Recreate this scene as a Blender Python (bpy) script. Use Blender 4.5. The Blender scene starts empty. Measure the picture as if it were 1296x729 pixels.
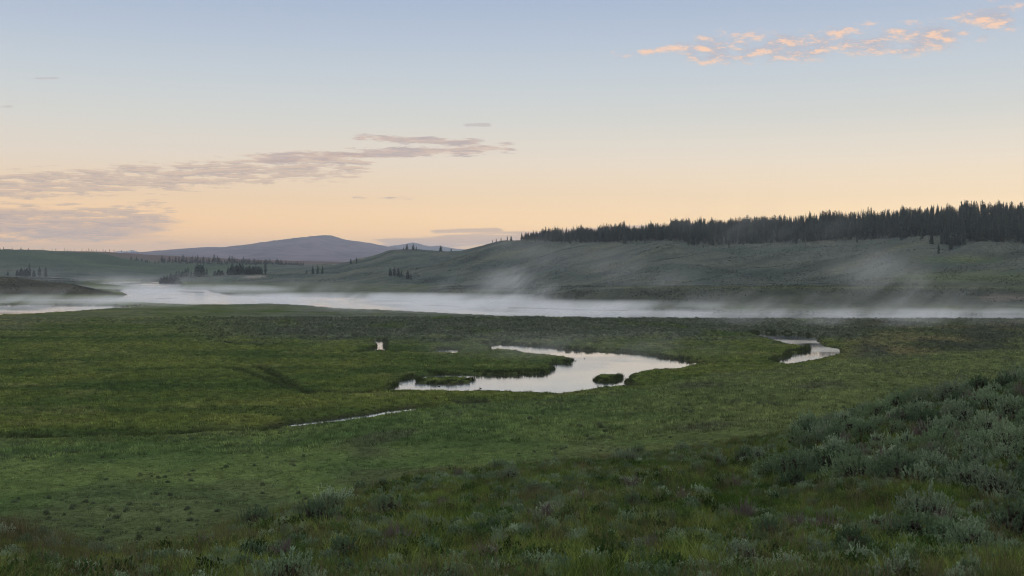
import bpy, math, random
import numpy as np
from mathutils import Vector

random.seed(11)
RNG = np.random.default_rng(11)
S = bpy.context.scene
COL = S.collection
F, YH, HC, UC = 1390.0, 330.0, 25.0, 648.0      # focal length in photo px, horizon row, eye height over the water, centre column

# ------------------------------------------------------------------ helpers
def zpy(y, d):            # height of a point seen at row y, d metres out
    return HC - (y - YH) * d / F
def ground_at(u, y, z=0.0):
    d = F * (HC - z) / (y - YH)
    return ((u - UC) / F * d, d)

def _hash(ix, iy, seed):
    h = (ix.astype(np.int64) * 374761393 + iy.astype(np.int64) * 668265263 + seed * 1442695041) & 0x7fffffff
    h = ((h ^ (h >> 13)) * 1274126177) & 0x7fffffff
    h = (h ^ (h >> 16)) & 0x7fffffff
    return h
def perlin(x, y, seed=0):
    x = np.asarray(x, float); y = np.asarray(y, float)
    x0 = np.floor(x); y0 = np.floor(y)
    fx = x - x0; fy = y - y0
    def g(i, j):
        a = _hash(x0 + i, y0 + j, seed) * (2 * math.pi / 0x7fffffff)
        return np.cos(a) * (fx - i) + np.sin(a) * (fy - j)
    sx = fx * fx * fx * (fx * (fx * 6 - 15) + 10); sy = fy * fy * fy * (fy * (fy * 6 - 15) + 10)
    a = g(0, 0) * (1 - sx) + g(1, 0) * sx
    b = g(0, 1) * (1 - sx) + g(1, 1) * sx
    return (a * (1 - sy) + b * sy) * 1.5
def fbm(x, y, octv=4, seed=0, gain=0.5):
    s = 0; a = 1; t = 0
    for o in range(octv):
        s = s + a * perlin(x * 2 ** o, y * 2 ** o, seed + o * 17); t += a; a *= gain
    return s / t
def sstep(a, b, x):
    t = np.clip((x - a) / (b - a), 0, 1)
    return t * t * (3 - 2 * t)
def lerp(a, b, t):
    t = np.asarray(t)[..., None]
    return np.asarray(a) * (1 - t) + np.asarray(b) * t

def pchip(xk, yk, x):
    xk = np.asarray(xk, float); yk = np.asarray(yk, float)
    h = np.diff(xk); dl = np.diff(yk) / h
    m = np.zeros_like(yk)
    w1 = 2 * h[1:] + h[:-1]; w2 = h[1:] + 2 * h[:-1]
    ok = dl[:-1] * dl[1:] > 0
    with np.errstate(divide='ignore', invalid='ignore'):
        mm = (w1 + w2) / (w1 / dl[:-1] + w2 / dl[1:])
    m[1:-1] = np.where(ok, mm, 0)
    m[0] = dl[0]; m[-1] = dl[-1]
    i = np.clip(np.searchsorted(xk, x) - 1, 0, len(xk) - 2)
    t = (np.clip(x, xk[0], xk[-1]) - xk[i]) / h[i]
    t2 = t * t; t3 = t2 * t
    return (2*t3-3*t2+1)*yk[i] + (t3-2*t2+t)*h[i]*m[i] + (-2*t3+3*t2)*yk[i+1] + (t3-t2)*h[i]*m[i+1]

def tag(o, label=None, cat=None, group=None, kind=None):
    if label: o['label'] = label
    if cat: o['category'] = cat
    if group: o['group'] = group
    if kind: o['kind'] = kind
    return o
def link(o):
    COL.objects.link(o); return o

def mesh_np(name, verts, faces, mats=None, smooth=False, fmat=None):
    """verts (n,3); faces (m,3) or (m,4) int array"""
    me = bpy.data.meshes.new(name)
    verts = np.ascontiguousarray(verts, np.float32); faces = np.ascontiguousarray(faces, np.int32)
    n, k = faces.shape
    me.vertices.add(len(verts)); me.vertices.foreach_set('co', verts.ravel())
    me.loops.add(n * k); me.loops.foreach_set('vertex_index', faces.ravel())
    me.polygons.add(n)
    me.polygons.foreach_set('loop_start', np.arange(n, dtype=np.int32) * k)
    if smooth: me.polygons.foreach_set('use_smooth', np.ones(n, bool))
    for m in (mats or []): me.materials.append(m)
    if fmat is not None: me.polygons.foreach_set('material_index', np.asarray(fmat, np.int32))
    me.update(calc_edges=True)
    return me
def set_color(me, name, rgb):
    at = me.attributes.new(name, 'FLOAT_COLOR', 'POINT')
    c = np.ones((len(rgb), 4), np.float32); c[:, :3] = rgb
    at.data.foreach_set('color', c.ravel())

# ------------------------------------------------------------------ materials
def new_mat(name):
    m = bpy.data.materials.new(name); m.use_nodes = True
    nt = m.node_tree; nt.nodes.clear()
    return m, nt, nt.nodes, nt.links
class G:
    """tiny node-expression builder"""
    def __init__(s, nt): s.nt = nt
    def n(s, t, **kw):
        nd = s.nt.nodes.new(t)
        for k, v in kw.items(): setattr(nd, k, v)
        return nd
    def put(s, sock, v):
        if isinstance(v, bpy.types.NodeSocket): s.nt.links.new(v, sock)
        else: sock.default_value = v
    def m(s, op, a, b=None, c=None, clamp=False):
        nd = s.n('ShaderNodeMath', operation=op, use_clamp=clamp)
        s.put(nd.inputs[0], a)
        if b is not None: s.put(nd.inputs[1], b)
        if c is not None: s.put(nd.inputs[2], c)
        return nd.outputs[0]
    def ss(s, a, b, x):
        nd = s.n('ShaderNodeMapRange', interpolation_type='SMOOTHSTEP')
        s.put(nd.inputs[0], x); s.put(nd.inputs[1], a); s.put(nd.inputs[2], b)
        return nd.outputs[0]
    def vm(s, op, a, b=None):
        nd = s.n('ShaderNodeVectorMath', operation=op)
        s.put(nd.inputs[0], a)
        if b is not None: s.put(nd.inputs[1], b)
        return nd
    def mix(s, f, a, b, bt='MIX'):
        nd = s.n('ShaderNodeMix', data_type='RGBA', blend_type=bt)
        s.put(nd.inputs[0], f); s.put(nd.inputs[6], a); s.put(nd.inputs[7], b)
        return nd.outputs[2]
    def noise(s, vec, scale, detail=3, rough=0.55):
        nd = s.n('ShaderNodeTexNoise')
        s.put(nd.inputs['Vector'], vec); nd.inputs['Scale'].default_value = scale
        nd.inputs['Detail'].default_value = detail; nd.inputs['Roughness'].default_value = rough
        return nd.outputs['Fac']
    def xyz(s, x, y, z):
        nd = s.n('ShaderNodeCombineXYZ')
        s.put(nd.inputs[0], x); s.put(nd.inputs[1], y); s.put(nd.inputs[2], z)
        return nd.outputs[0]
    def ramp(s, fac, stops):
        nd = s.n('ShaderNodeValToRGB')
        el = nd.color_ramp.elements
        while len(el) < len(stops): el.new(0.5)
        for e, (p, c) in zip(el, stops): e.position = p; e.color = (*c, 1)
        s.put(nd.inputs[0], fac)
        return nd.outputs[0]
def srgb(r, g, b):
    f = lambda c: (c / 255 / 12.92) if c / 255 <= 0.04045 else ((c / 255 + 0.055) / 1.055) ** 2.4
    return (f(r), f(g), f(b))

def ground_material():
    m, nt, N, L = new_mat('meadow_ground'); g = G(nt)
    at = g.n('ShaderNodeAttribute', attribute_name='base')
    pos = g.n('ShaderNodeNewGeometry').outputs['Position']
    n1 = g.noise(pos, 2.2, 4, 0.65); n2 = g.noise(pos, 0.35, 4, 0.6); n3 = g.noise(pos, 0.06, 4, 0.6)
    f = g.m('MULTIPLY', g.ss(0.25, 0.75, n1), 0.7)
    f = g.m('ADD', g.m('ADD', f, 0.42), g.m('MULTIPLY', g.ss(0.3, 0.7, n2), 0.45))
    f = g.m('MULTIPLY', f, g.m('ADD', 0.8, g.m('MULTIPLY', n3, 0.4)))
    c = g.vm('SCALE', at.outputs['Color']); g.put(c.inputs['Scale'], f)
    bs = g.n('ShaderNodeBsdfDiffuse'); bs.inputs['Roughness'].default_value = 1
    L.new(c.outputs[0], bs.inputs['Color'])
    bp = g.n('ShaderNodeBump'); bp.inputs['Strength'].default_value = 1.0; bp.inputs['Distance'].default_value = 0.5
    L.new(g.m('ADD', n1, g.m('MULTIPLY', n2, 2.0)), bp.inputs['Height']); L.new(bp.outputs[0], bs.inputs['Normal'])
    o = g.n('ShaderNodeOutputMaterial'); L.new(bs.outputs[0], o.inputs[0])
    return m
def rock_material():
    m, nt, N, L = new_mat('forested_mountain'); g = G(nt)
    at = g.n('ShaderNodeAttribute', attribute_name='base')
    pos = g.n('ShaderNodeNewGeometry').outputs['Position']
    n1 = g.noise(pos, 0.006, 6, 0.65); n2 = g.noise(pos, 0.03, 3, 0.6)
    f = g.m('ADD', 0.1, g.m('ADD', g.m('MULTIPLY', g.ss(.35, .65, n1), .75), g.m('MULTIPLY', n2, 0.6)))
    c = g.vm('SCALE', at.outputs['Color']); g.put(c.inputs['Scale'], f)
    bs = g.n('ShaderNodeBsdfDiffuse'); L.new(c.outputs[0], bs.inputs['Color'])
    o = g.n('ShaderNodeOutputMaterial'); L.new(bs.outputs[0], o.inputs[0])
    return m
def leaf_material(name, cols, instancer=False, var=0.5, trans=0.25, tint=1.0):
    """cols: list of colours picked by the object's own random number; with instancer, the colour comes from where the tuft grows"""
    m, nt, N, L = new_mat(name); g = G(nt)
    oi = g.n('ShaderNodeObjectInfo')
    if instancer:
        at = g.n('ShaderNodeAttribute', attribute_name='base', attribute_type='INSTANCER')
        col = at.outputs['Color']
    else:
        k = len(cols)
        col = g.ramp(oi.outputs['Random'], [(i / max(1, k - 1), c) for i, c in enumerate(cols)])
    pos = g.n('ShaderNodeTexCoord').outputs['Object']
    n = g.noise(pos, 6.0, 2, 0.6)
    rr = g.m('FRACT', g.m('MULTIPLY', oi.outputs['Random'], 7.31))
    f = g.m('MULTIPLY', g.m('ADD', 1 - var / 2, g.m('MULTIPLY', rr, var)), g.m('ADD', 0.6, g.m('MULTIPLY', n, 0.8)))
    f = g.m('MULTIPLY', f, tint)
    c = g.vm('SCALE', col); g.put(c.inputs['Scale'], f)
    d = g.n('ShaderNodeBsdfDiffuse'); L.new(c.outputs[0], d.inputs['Color'])
    t = g.n('ShaderNodeBsdfTranslucent'); L.new(c.outputs[0], t.inputs['Color'])
    mx = g.n('ShaderNodeMixShader'); mx.inputs[0].default_value = trans
    L.new(d.outputs[0], mx.inputs[1]); L.new(t.outputs[0], mx.inputs[2])
    o = g.n('ShaderNodeOutputMaterial'); L.new(mx.outputs[0], o.inputs[0])
    return m
def bark_material(name, a, b, scale=12):
    m, nt, N, L = new_mat(name); g = G(nt)
    pos = g.n('ShaderNodeTexCoord').outputs['Object']
    n = g.noise(pos, scale, 3)
    bs = g.n('ShaderNodeBsdfDiffuse'); L.new(g.mix(n, (*a, 1), (*b, 1)), bs.inputs['Color'])
    o = g.n('ShaderNodeOutputMaterial'); L.new(bs.outputs[0], o.inputs[0])
    return m
def water_material():
    m, nt, N, L = new_mat('still_water'); g = G(nt)
    pos = g.n('ShaderNodeNewGeometry').outputs['Position']
    sc = g.vm('MULTIPLY', pos, (0.5, 1.0, 1.0)).outputs[0]
    n = g.noise(sc, 0.5, 3, 0.6)
    big = g.ss(0.42, 0.62, g.noise(pos, 0.03, 3, 0.5))
    gl = g.n('ShaderNodeBsdfGlossy'); gl.inputs['Color'].default_value = (.97, .97, .97, 1)
    df = g.n('ShaderNodeBsdfDiffuse'); df.inputs['Color'].default_value = (.03, .034, .03, 1)
    L.new(g.m('ADD', 0.03, g.m('MULTIPLY', big, 0.12)), gl.inputs['Roughness'])
    bp = g.n('ShaderNodeBump'); bp.inputs['Strength'].default_value = 0.06; bp.inputs['Distance'].default_value = 0.1
    L.new(n, bp.inputs['Height']); L.new(bp.outputs[0], gl.inputs['Normal'])
    fr = g.n('ShaderNodeFresnel'); fr.inputs['IOR'].default_value = 1.5
    mx = g.n('ShaderNodeMixShader'); L.new(g.m('POWER', fr.outputs[0], .45), mx.inputs[0])
    L.new(df.outputs[0], mx.inputs[1]); L.new(gl.outputs[0], mx.inputs[2])
    o = g.n('ShaderNodeOutputMaterial'); L.new(mx.outputs[0], o.inputs[0])
    return m

# ------------------------------------------------------------------ waters (outlines seen from the hill, unprojected to the water level)
POND = [(492,494.6),(546,496),(600,496.5),(653,497),(685,498.7),(710,500),(724,497.6),(745,495),(759.5,492.3),(781,490),(811,489),(800,487),(788,484.5),(793,479),
        (798.6,474.6),(816,470.5),(837.6,468.7),(859,467.5),(888,459),(859,455.7),(834,452.5),(816,449.7),(789.7,446),(770,445.4),(745,444),(724,443.3),(702.7,440.8),(667,438.3),
        (631.7,435.5),(607,434.8),(622.8,438.3),(624.6,442.6),(653,444.4),(671,448),(685,450.4),(710,451.5),(726,456),(724,460.5),(699,461.5),(702,466.7),(701,472.5),(653,474.2),
        (592.6,474.6),(560,474.6),(530,477),(512,482),(502,489)]
ISLET = [(749,478.5),(757,475.8),(785,475.5),(790,478),(785,482.6),(766,484.6),(752,482.5)]
HEART = [(473,431.4),(490,431.4),(486,436.5),(485.5,440),(489,443.6),(463,444.8),(478,441),(481,437.4)]
SLIVER_A = [(565,430.6),(581,431.2),(580,433.8),(566,433.6)]
SLIVER_B = [(550,443.6),(581,442.4),(576,447.4),(556,447.2)]
STREAM = [(340,540.5),(375,535.5),(400,533.5),(423,530.2),(469,524.5),(492.6,520.2),(520,515.8),(546,516),(546,520.6),(527,521.2),(500,525),(469,529.8),(440,534.4),(410,538.4),(375,541),(345,543.5)]
STREAM_B = [(578,509.6),(612,508.4),(611,513.6),(584,514)]
INLET = [(952,423.4),(963.5,421.3),(1005,422.7),(1036,426.8),(1032,431.6),(1042.6,437),(1063,442),(1060,450),(1034,455.7),(1017,459),(998,462.3),(980,459.4),(1001,451.6),(1003,448),
         (1025,444.7),(1027,440.6),(1004,437.5),(984,432),(962,426.5)]
RIVER_SLOUGH = [(-900,389),(-400,388),(0,386.6),(60,386),(120,387),(186,388.6),(130,391.8),(90,394.8),(40,397.8),(0,399.2),(-400,403),(-900,405)]
RIVER = [(-900,383),(0,381.5),(100,381.5),(165,383),(195,384),(240,386),(300,386),(340,385),(390,387.5),(430,391),(500,394),(560,397),(650,402),(720,403.5),(800,404.5),(1000,405),(1296,405.5),
         (1700,406),(2300,407),(2300,399),(1700,399),(1296,398.3),(1100,397.3),(950,395.3),(850,392.6),(760,389.8),(722,387.3),(738,384.5),(700,381.5),(650,379.5),(600,377.8),(500,377),(400,376),(330,375.3),
         (292,373),(268,370),(262,367),(230,365.6),(160,366),(150,368.5),(161,373),(148,377.7),(100,378),(0,378),(-900,378.5)]
RIVER_UP = [(110,357.3),(200,355.6),(222,357),(232,361),(228,364),(180,364),(150,361.5),(115,359.5)]
def to_world(poly): return np.array([ground_at(u, y) for u, y in poly])
def densify(P, step=2.0):
    out = []
    for a, b in zip(P, np.roll(P, -1, 0)):
        k = max(1, int(np.linalg.norm(b - a) / step)); k = min(k, 400)
        for i in range(k): out.append(a + (b - a) * i / k)
    return np.array(out)
def sdf(P, x, y):
    """signed distance to polygon P, negative inside; x, y flat arrays"""
    d2 = np.full(x.shape, 1e18); ins = np.zeros(x.shape, bool)
    for (ax, ay), (bx, by) in zip(P, np.roll(P, -1, 0)):
        ex, ey = bx - ax, by - ay
        t = np.clip(((x - ax) * ex + (y - ay) * ey) / (ex * ex + ey * ey + 1e-12), 0, 1)
        d2 = np.minimum(d2, (x - ax - t * ex) ** 2 + (y - ay - t * ey) ** 2)
        c = ((ay > y) != (by > y))
        with np.errstate(divide='ignore', invalid='ignore'):
            ins ^= c & (x < ex * (y - ay) / (by - ay if by != ay else 1e-12) + ax)
    d = np.sqrt(d2)
    return np.where(ins, -d, d)
WATERS = [(to_world(p), amp) for p, amp in [(POND, .9), (HEART, .4), (SLIVER_A, .2), (SLIVER_B, .3), (STREAM, .7), (STREAM_B, .5), (INLET, .9), (RIVER_SLOUGH, 2.5), (RIVER, 2.0), (RIVER_UP, 3.0)]]
ISLETS_W = [to_world(ISLET), to_world([(523,482.4),(540,479.2),(580,478.8),(603,480.6),(598,484.6),(575,486.4),(545,486.4),(528,484.8)])]
# drainage ditches and worn tracks: narrow sunken lines through the marsh (photo px polylines)
DITCHES = [[(126,485),(180,482),(240,478),(290,473.5)], [(282,431),(300,434),(318,433),(334,436)], [(440,444),(478,442),(520,443.5),(556,444)], [(578,443),(600,442.5),(624,441.5)],
           [(888,457),(930,456.5),(985,455.5)], [(0,427),(24,427.5),(48,425)], [(75,424),(95,424)], [(0,554),(90,553),(180,551),(260,547),(340,541)],
           [(298,464),(330,475),(370,490)], [(328,462),(352,474),(372,487),(392,495)], [(10,489),(48,487)], [(380,496),(430,494),(500,493)], [(500,434),(530,432.5),(570,431)]]
DITCH_W = [np.array([ground_at(u, y, .6) for u, y in L]) for L in DITCHES]
def line_dist(P, x, y):
    d2 = np.full(x.shape, 1e18)
    for (ax, ay), (bx, by) in zip(P[:-1], P[1:]):
        ex, ey = bx - ax, by - ay
        t = np.clip(((x - ax) * ex + (y - ay) * ey) / (ex * ex + ey * ey + 1e-12), 0, 1)
        d2 = np.minimum(d2, (x - ax - t * ex) ** 2 + (y - ay - t * ey) ** 2)
    return np.sqrt(d2)

# ------------------------------------------------------------------ land form: one profile per bearing
NU = [-300,0,80,160,250,300,450,560,700,850,960,1030,1150,1296,1600]
NYC = [648,664,686,706,692,674,634,606,582,567,553,541,511,488,476]
NDC = [34,32,26,20,23,27,37,46,54,58,58,54,50,48,48]
TU = [-300,0,200,350,450,560,700,800,900,1000,1060,1296,1700]
TY = [557,556,552,542,529,514,503,493,473,464,454,440,436]
KU = [0,560,800,1060,1200,1296]; KV = [.085,.075,.06,.042,.032,.03]
def Z_(y): return ('y', y)
FAR = {   # bearing column: [(distance, height or photo row)]
 -300: [(330,.6),(530,.8),(700,.8),(735,1.2),(800,Z_(348)),(900,13),(1050,9),(1300,Z_(349)),(1450,Z_(345)),(1700,Z_(330)),(2000,Z_(315)),(2300,42),(3200,56),(5000,50),(17000,40)],
 0: [(330,.6),(530,.8),(715,.8),(735,1.5),(790,Z_(353)),(860,11),(1000,6),(1300,Z_(350)),(1450,Z_(346)),(1700,Z_(332)),(2000,Z_(318)),(2300,38),(3200,Z_(317)),(5000,50),(17000,40)],
 80: [(330,.6),(530,.8),(715,.8),(740,1.5),(785,Z_(360)),(850,7),(1000,4),(1300,Z_(352)),(1450,Z_(347)),(1700,Z_(334)),(2000,Z_(319)),(2300,36),(3200,Z_(318)),(5000,48),(17000,40)],
 130: [(330,.6),(530,.8),(725,.8),(740,1.2),(775,Z_(369)),(830,2.5),(1000,1),(1300,1.5),(1500,Z_(348)),(1750,Z_(336)),(2000,Z_(322)),(2300,33),(3200,Z_(318.5)),(5000,42),(17000,40)],
 160: [(330,.6),(530,.8),(750,.6),(770,Z_(373.5)),(800,.8),(900,.6),(1290,.6),(1500,Z_(348)),(1800,Z_(338)),(2050,Z_(328)),(2300,22),(3200,Z_(320.5)),(5000,40),(17000,40)],
 200: [(330,.6),(530,.8),(760,.6),(1100,.6),(1190,1.2),(1230,Z_(357)),(1350,3),(1500,Z_(350)),(1750,Z_(342)),(2000,Z_(335)),(2200,15),(3300,Z_(323)),(5000,36),(17000,40)],
 240: [(330,.6),(530,.8),(760,.6),(1060,.6),(1180,2.0),(1250,Z_(350.5)),(1350,5),(1700,Z_(345)),(2000,Z_(336)),(2200,14),(3300,Z_(325)),(5000,30),(17000,40)],
 330: [(330,.6),(530,.8),(900,.6),(1060,.6),(1160,3),(1250,Z_(347)),(1330,8),(1700,6),(2000,Z_(335.5)),(2200,15),(3300,Z_(329)),(5000,24),(17000,40)],
 420: [(330,.6),(530,.8),(900,.6),(1050,.6),(1150,Z_(356)),(1250,Z_(347)),(1400,Z_(337)),(1500,Z_(334)),(1700,17),(2200,10),(3300,Z_(331)),(5000,20),(17000,40)],
 460: [(330,.6),(530,.8),(900,.6),(1045,.6),(1130,Z_(354)),(1220,Z_(345)),(1350,Z_(333)),(1450,Z_(328)),(1650,22),(2200,10),(3300,20),(5000,20),(17000,40)],
 500: [(330,.6),(530,.8),(900,.6),(1040,.6),(1120,Z_(352)),(1200,Z_(343)),(1300,Z_(330)),(1430,Z_(318.5)),(1600,30),(2200,10),(3300,20),(5000,20),(17000,40)],
 575: [(330,.6),(520,.8),(700,.8),(725,1.4),(765,Z_(366)),(860,4),(1000,Z_(360.5)),(1100,Z_(348)),(1250,Z_(330)),(1400,Z_(318)),(1600,30),(2200,10),(3300,20),(5000,20),(17000,40)],
 640: [(330,.6),(500,.9),(700,.8),(722,1.2),(752,Z_(367)),(850,4),(950,Z_(360)),(1050,Z_(345)),(1200,Z_(318)),(1350,Z_(306)),(1500,43),(2200,20),(3300,20),(5000,20),(17000,40)],
 740: [(330,.6),(490,.9),(585,.7),(605,1.2),(622,Z_(377)),(660,Z_(366)),(760,7),(860,Z_(361)),(960,Z_(342)),(1080,Z_(320)),(1200,Z_(307)),(1350,Z_(301)),(1500,48),(2200,30),(3300,20),(5000,20),(17000,40)],
 850: [(330,.6),(480,.9),(555,.7),(572,1.0),(590,Z_(378)),(622,Z_(365)),(700,8.5),(780,Z_(361)),(880,Z_(338)),(980,Z_(318)),(1080,Z_(304)),(1200,Z_(297)),(1400,55),(2200,40),(3300,20),(5000,20),(17000,40)],
 950: [(330,.6),(475,.9),(540,.7),(562,1.0),(585,Z_(376)),(615,Z_(364.5)),(700,9.5),(760,Z_(360)),(850,Z_(340)),(950,Z_(318)),(1010,Z_(308)),(1150,Z_(292)),(1400,58),(2200,45),(3300,20),(5000,20),(17000,40)],
 1050: [(330,.7),(475,.9),(530,.7),(555,1.0),(580,Z_(376)),(612,Z_(364.5)),(690,10.2),(750,Z_(357)),(840,Z_(335)),(920,Z_(317)),(1000,Z_(305)),(1150,Z_(287)),(1400,62),(2200,50),(3300,30),(5000,20),(17000,40)],
 1200: [(330,.9),(470,.9),(525,.7),(550,1.0),(580,Z_(381)),(625,Z_(366)),(680,Z_(355)),(740,Z_(345)),(800,Z_(330)),(860,Z_(316)),(900,Z_(306)),(1000,Z_(290)),(1150,Z_(274.5)),(1400,70),(2200,55),(3300,30),(5000,20),(17000,40)],
 1296: [(340,1.2),(470,.9),(525,.7),(550,1.0),(580,Z_(383)),(640,Z_(366)),(700,Z_(352)),(760,Z_(340)),(820,Z_(325)),(870,Z_(310)),(1000,Z_(288)),(1150,Z_(271)),(1400,75),(2200,60),(3300,30),(5000,20),(17000,40)],
 1700: [(340,2.0),(470,.9),(525,.7),(550,1.0),(590,Z_(380)),(640,Z_(362)),(700,Z_(348)),(760,Z_(335)),(820,Z_(318)),(870,Z_(303)),(1000,Z_(279)),(1150,Z_(262)),(1400,85),(2200,70),(3300,40),(5000,20),(17000,40)],
}
FU = sorted(FAR)
def near_pts(u):
    dc = np.interp(u, NU, NDC); yc = np.interp(u, NU, NYC); zc = zpy(yc, dc)
    dt = F * (HC - .6) / (np.interp(u, TU, TY) - YH); k = np.interp(u, KU, KV)
    zm = lambda d: .6 + (dt - d) * k * (1 + 0.12 * (d - dt / 2) / dt)
    p = [(1.2, 23.4), (14, zpy(736, 14))]
    if u > 900:
        w = sstep(900, 1200, u); p.append((29, lerp1(zpy(640, 29), zpy(612, 29), w)))
    p += [(dc, zc), (dc * 1.28, zc - .28 * dc * .30)]
    dm = dc * 1.9
    p += [(dm, min(zm(dm), zc - .28 * dc * .30 - .3)), ((dm + dt) / 2, zm((dm + dt) / 2)), (dt - 18, zm(dt - 18)), (dt, .62)]
    return p
def lerp1(a, b, t): return a + (b - a) * t

# rows (distance) and columns (bearing) of the land sheet
rows = [1.2]
while rows[-1] < 17000:
    d = rows[-1]
    if d < 1500: st = min(6.0, max(d * d / 34750 * 0.8, 0.12 + d * 0.004))
    elif d < 2500: st = 14
    else: st = d * 0.02
    rows.append(d + st)
rows = np.array(rows)
cu = np.concatenate([np.linspace(-2400, -230, 40), np.arange(-200, 1500, 1.7), np.linspace(1530, 3700, 40)])
U, D = np.meshgrid(cu, rows)                   # [row, col]
X = (U - UC) / F * D; Y = D
DT = F * (HC - .6) / (np.interp(cu, TU, TY) - YH)
print('land grid', U.shape)

fz = []
for fu in FU:                                    # far part: evaluate each key bearing on all rows, then blend between bearings
    pts = [(d, (zpy(v[1], d) if isinstance(v, tuple) else v)) for d, v in FAR[fu]]
    fz.append(pchip([p[0] for p in pts], [p[1] for p in pts], rows))
fz = np.array(fz)
ZG = np.zeros(U.shape)
for j, u in enumerate(cu):
    i = int(np.clip(np.searchsorted(FU, u) - 1, 0, len(FU) - 2))
    t = float(np.clip((u - FU[i]) / (FU[i + 1] - FU[i]), 0, 1)); t = t * t * (3 - 2 * t) * .5 + t * .5
    far = fz[i] * (1 - t) + fz[i + 1] * t
    uc = float(np.clip(u, -300, 1600))
    p = near_pts(uc)
    dt = p[-1][0]
    near = pchip([q[0] for q in p], [q[1] for q in p], np.minimum(rows, dt))
    w = sstep(dt - 6, dt + 14, rows)
    ZG[:, j] = near * (1 - w) + far * w
# relief
hillw = sstep(640, 800, D) * (1 - sstep(2400, 3400, D)) * sstep(4, 14, ZG)
rx = X * .8 + Y * .6; ry = -X * .6 + Y * .8
ZG += hillw * (5.0 * fbm(rx / 210, ry / 70, 3, 5) - 8.5 * np.abs(fbm(rx / 260, ry / 95, 3, 6)) + 1.9 + 1.2 * fbm(X / 35, Y / 35, 3, 9))
bankw = sstep(545, 580, D) * (1 - sstep(640, 760, D)) * sstep(1.2, 5, ZG)
ZG += bankw * 1.2 * fbm(X / 22, Y / 30, 3, 21)
slw = (1 - sstep(-25, 5, D - DT[None, :])) 
ZG += slw * (sstep(15, 60, D) * .9 * fbm(X / 32, Y / 32, 3, 31) + .28 * fbm(X / 5, Y / 5, 3, 33) * sstep(4, 12, D))
flat = (1 - slw) * (1 - sstep(3, 8, ZG))
ZG += flat * (.16 * fbm(X / 9, Y / 9, 3, 41) - .16)
ZG += flat * (D < 470) * .22 * np.maximum(fbm(X / 2.4, Y / 3.4, 2, 43) + .1, 0)
edge_d = line_dist(DITCH_W[7], X.ravel(), Y.ravel()).reshape(X.shape)
ZG += np.where((D > DT[None, :] - 3) & (D < 400), .5 * np.exp(-(edge_d / 9) ** 2) * sstep(320, 270, U), 0)
# gully on the right hill
gl = np.array([ground_at(1215, 306, 40.), ((1176 - UC) / F * 830, 830), ((1168 - UC) / F * 780, 780)])
gl[0] = ((1218 - UC) / F * 905, 905)
gd = line_dist(gl, X.ravel(), Y.ravel()).reshape(X.shape)
ZG -= 4.5 * np.exp(-(gd / 13) ** 2) * (D > 600)
# carve the waters
SD = np.full(U.shape, 1e3)
sel = (D > 140) & (D < 1500)
xs, ys = X[sel], Y[sel]
sd = np.full(xs.shape, 1e3)
n_sh = fbm(xs / 5, ys / 5, 3, 51)
for P, amp in WATERS:
    lo = P.min(0) - 60; hi = P.max(0) + 60
    k = (xs > lo[0]) & (xs < hi[0]) & (ys > lo[1]) & (ys < hi[1])
    s = sdf(P, xs[k], ys[k]) + n_sh[k] * amp
    sd[k] = np.minimum(sd[k], s)
for P in ISLETS_W:
    s = -(sdf(P, xs, ys) + n_sh * .5)
    sd = np.where(s > 0, np.maximum(sd, s), np.where((s > -40) & (sd < 0), np.maximum(sd, s), sd))
SD[sel] = sd
shore = sstep(-.05, .9, SD)
ZG = np.where(SD < 60, ZG * shore + (-.9 - .2 * 0) * (1 - shore), ZG)
ZG = np.where((SD > .6) & (ZG < .16) & (D > 100) & (D < 1600), .16, ZG)
DD = np.full(U.shape, 1e3)
ds = np.full(xs.shape, 1e3)
for i_, L in enumerate(DITCH_W): ds = np.minimum(ds, line_dist(L, xs, ys) - (.9 if i_ == 7 else 0))
DD[sel] = ds
wob = np.abs(fbm(X / 7, Y / 7, 2, 61)) * 2
ZG -= np.where(SD > 1.5, .65 * np.exp(-(np.maximum(DD - wob, 0) / .9) ** 2), 0) * (ZG < 3)
ZG = np.where((D > 100) & (SD > 1.5), np.maximum(ZG, .05), ZG)

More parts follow.
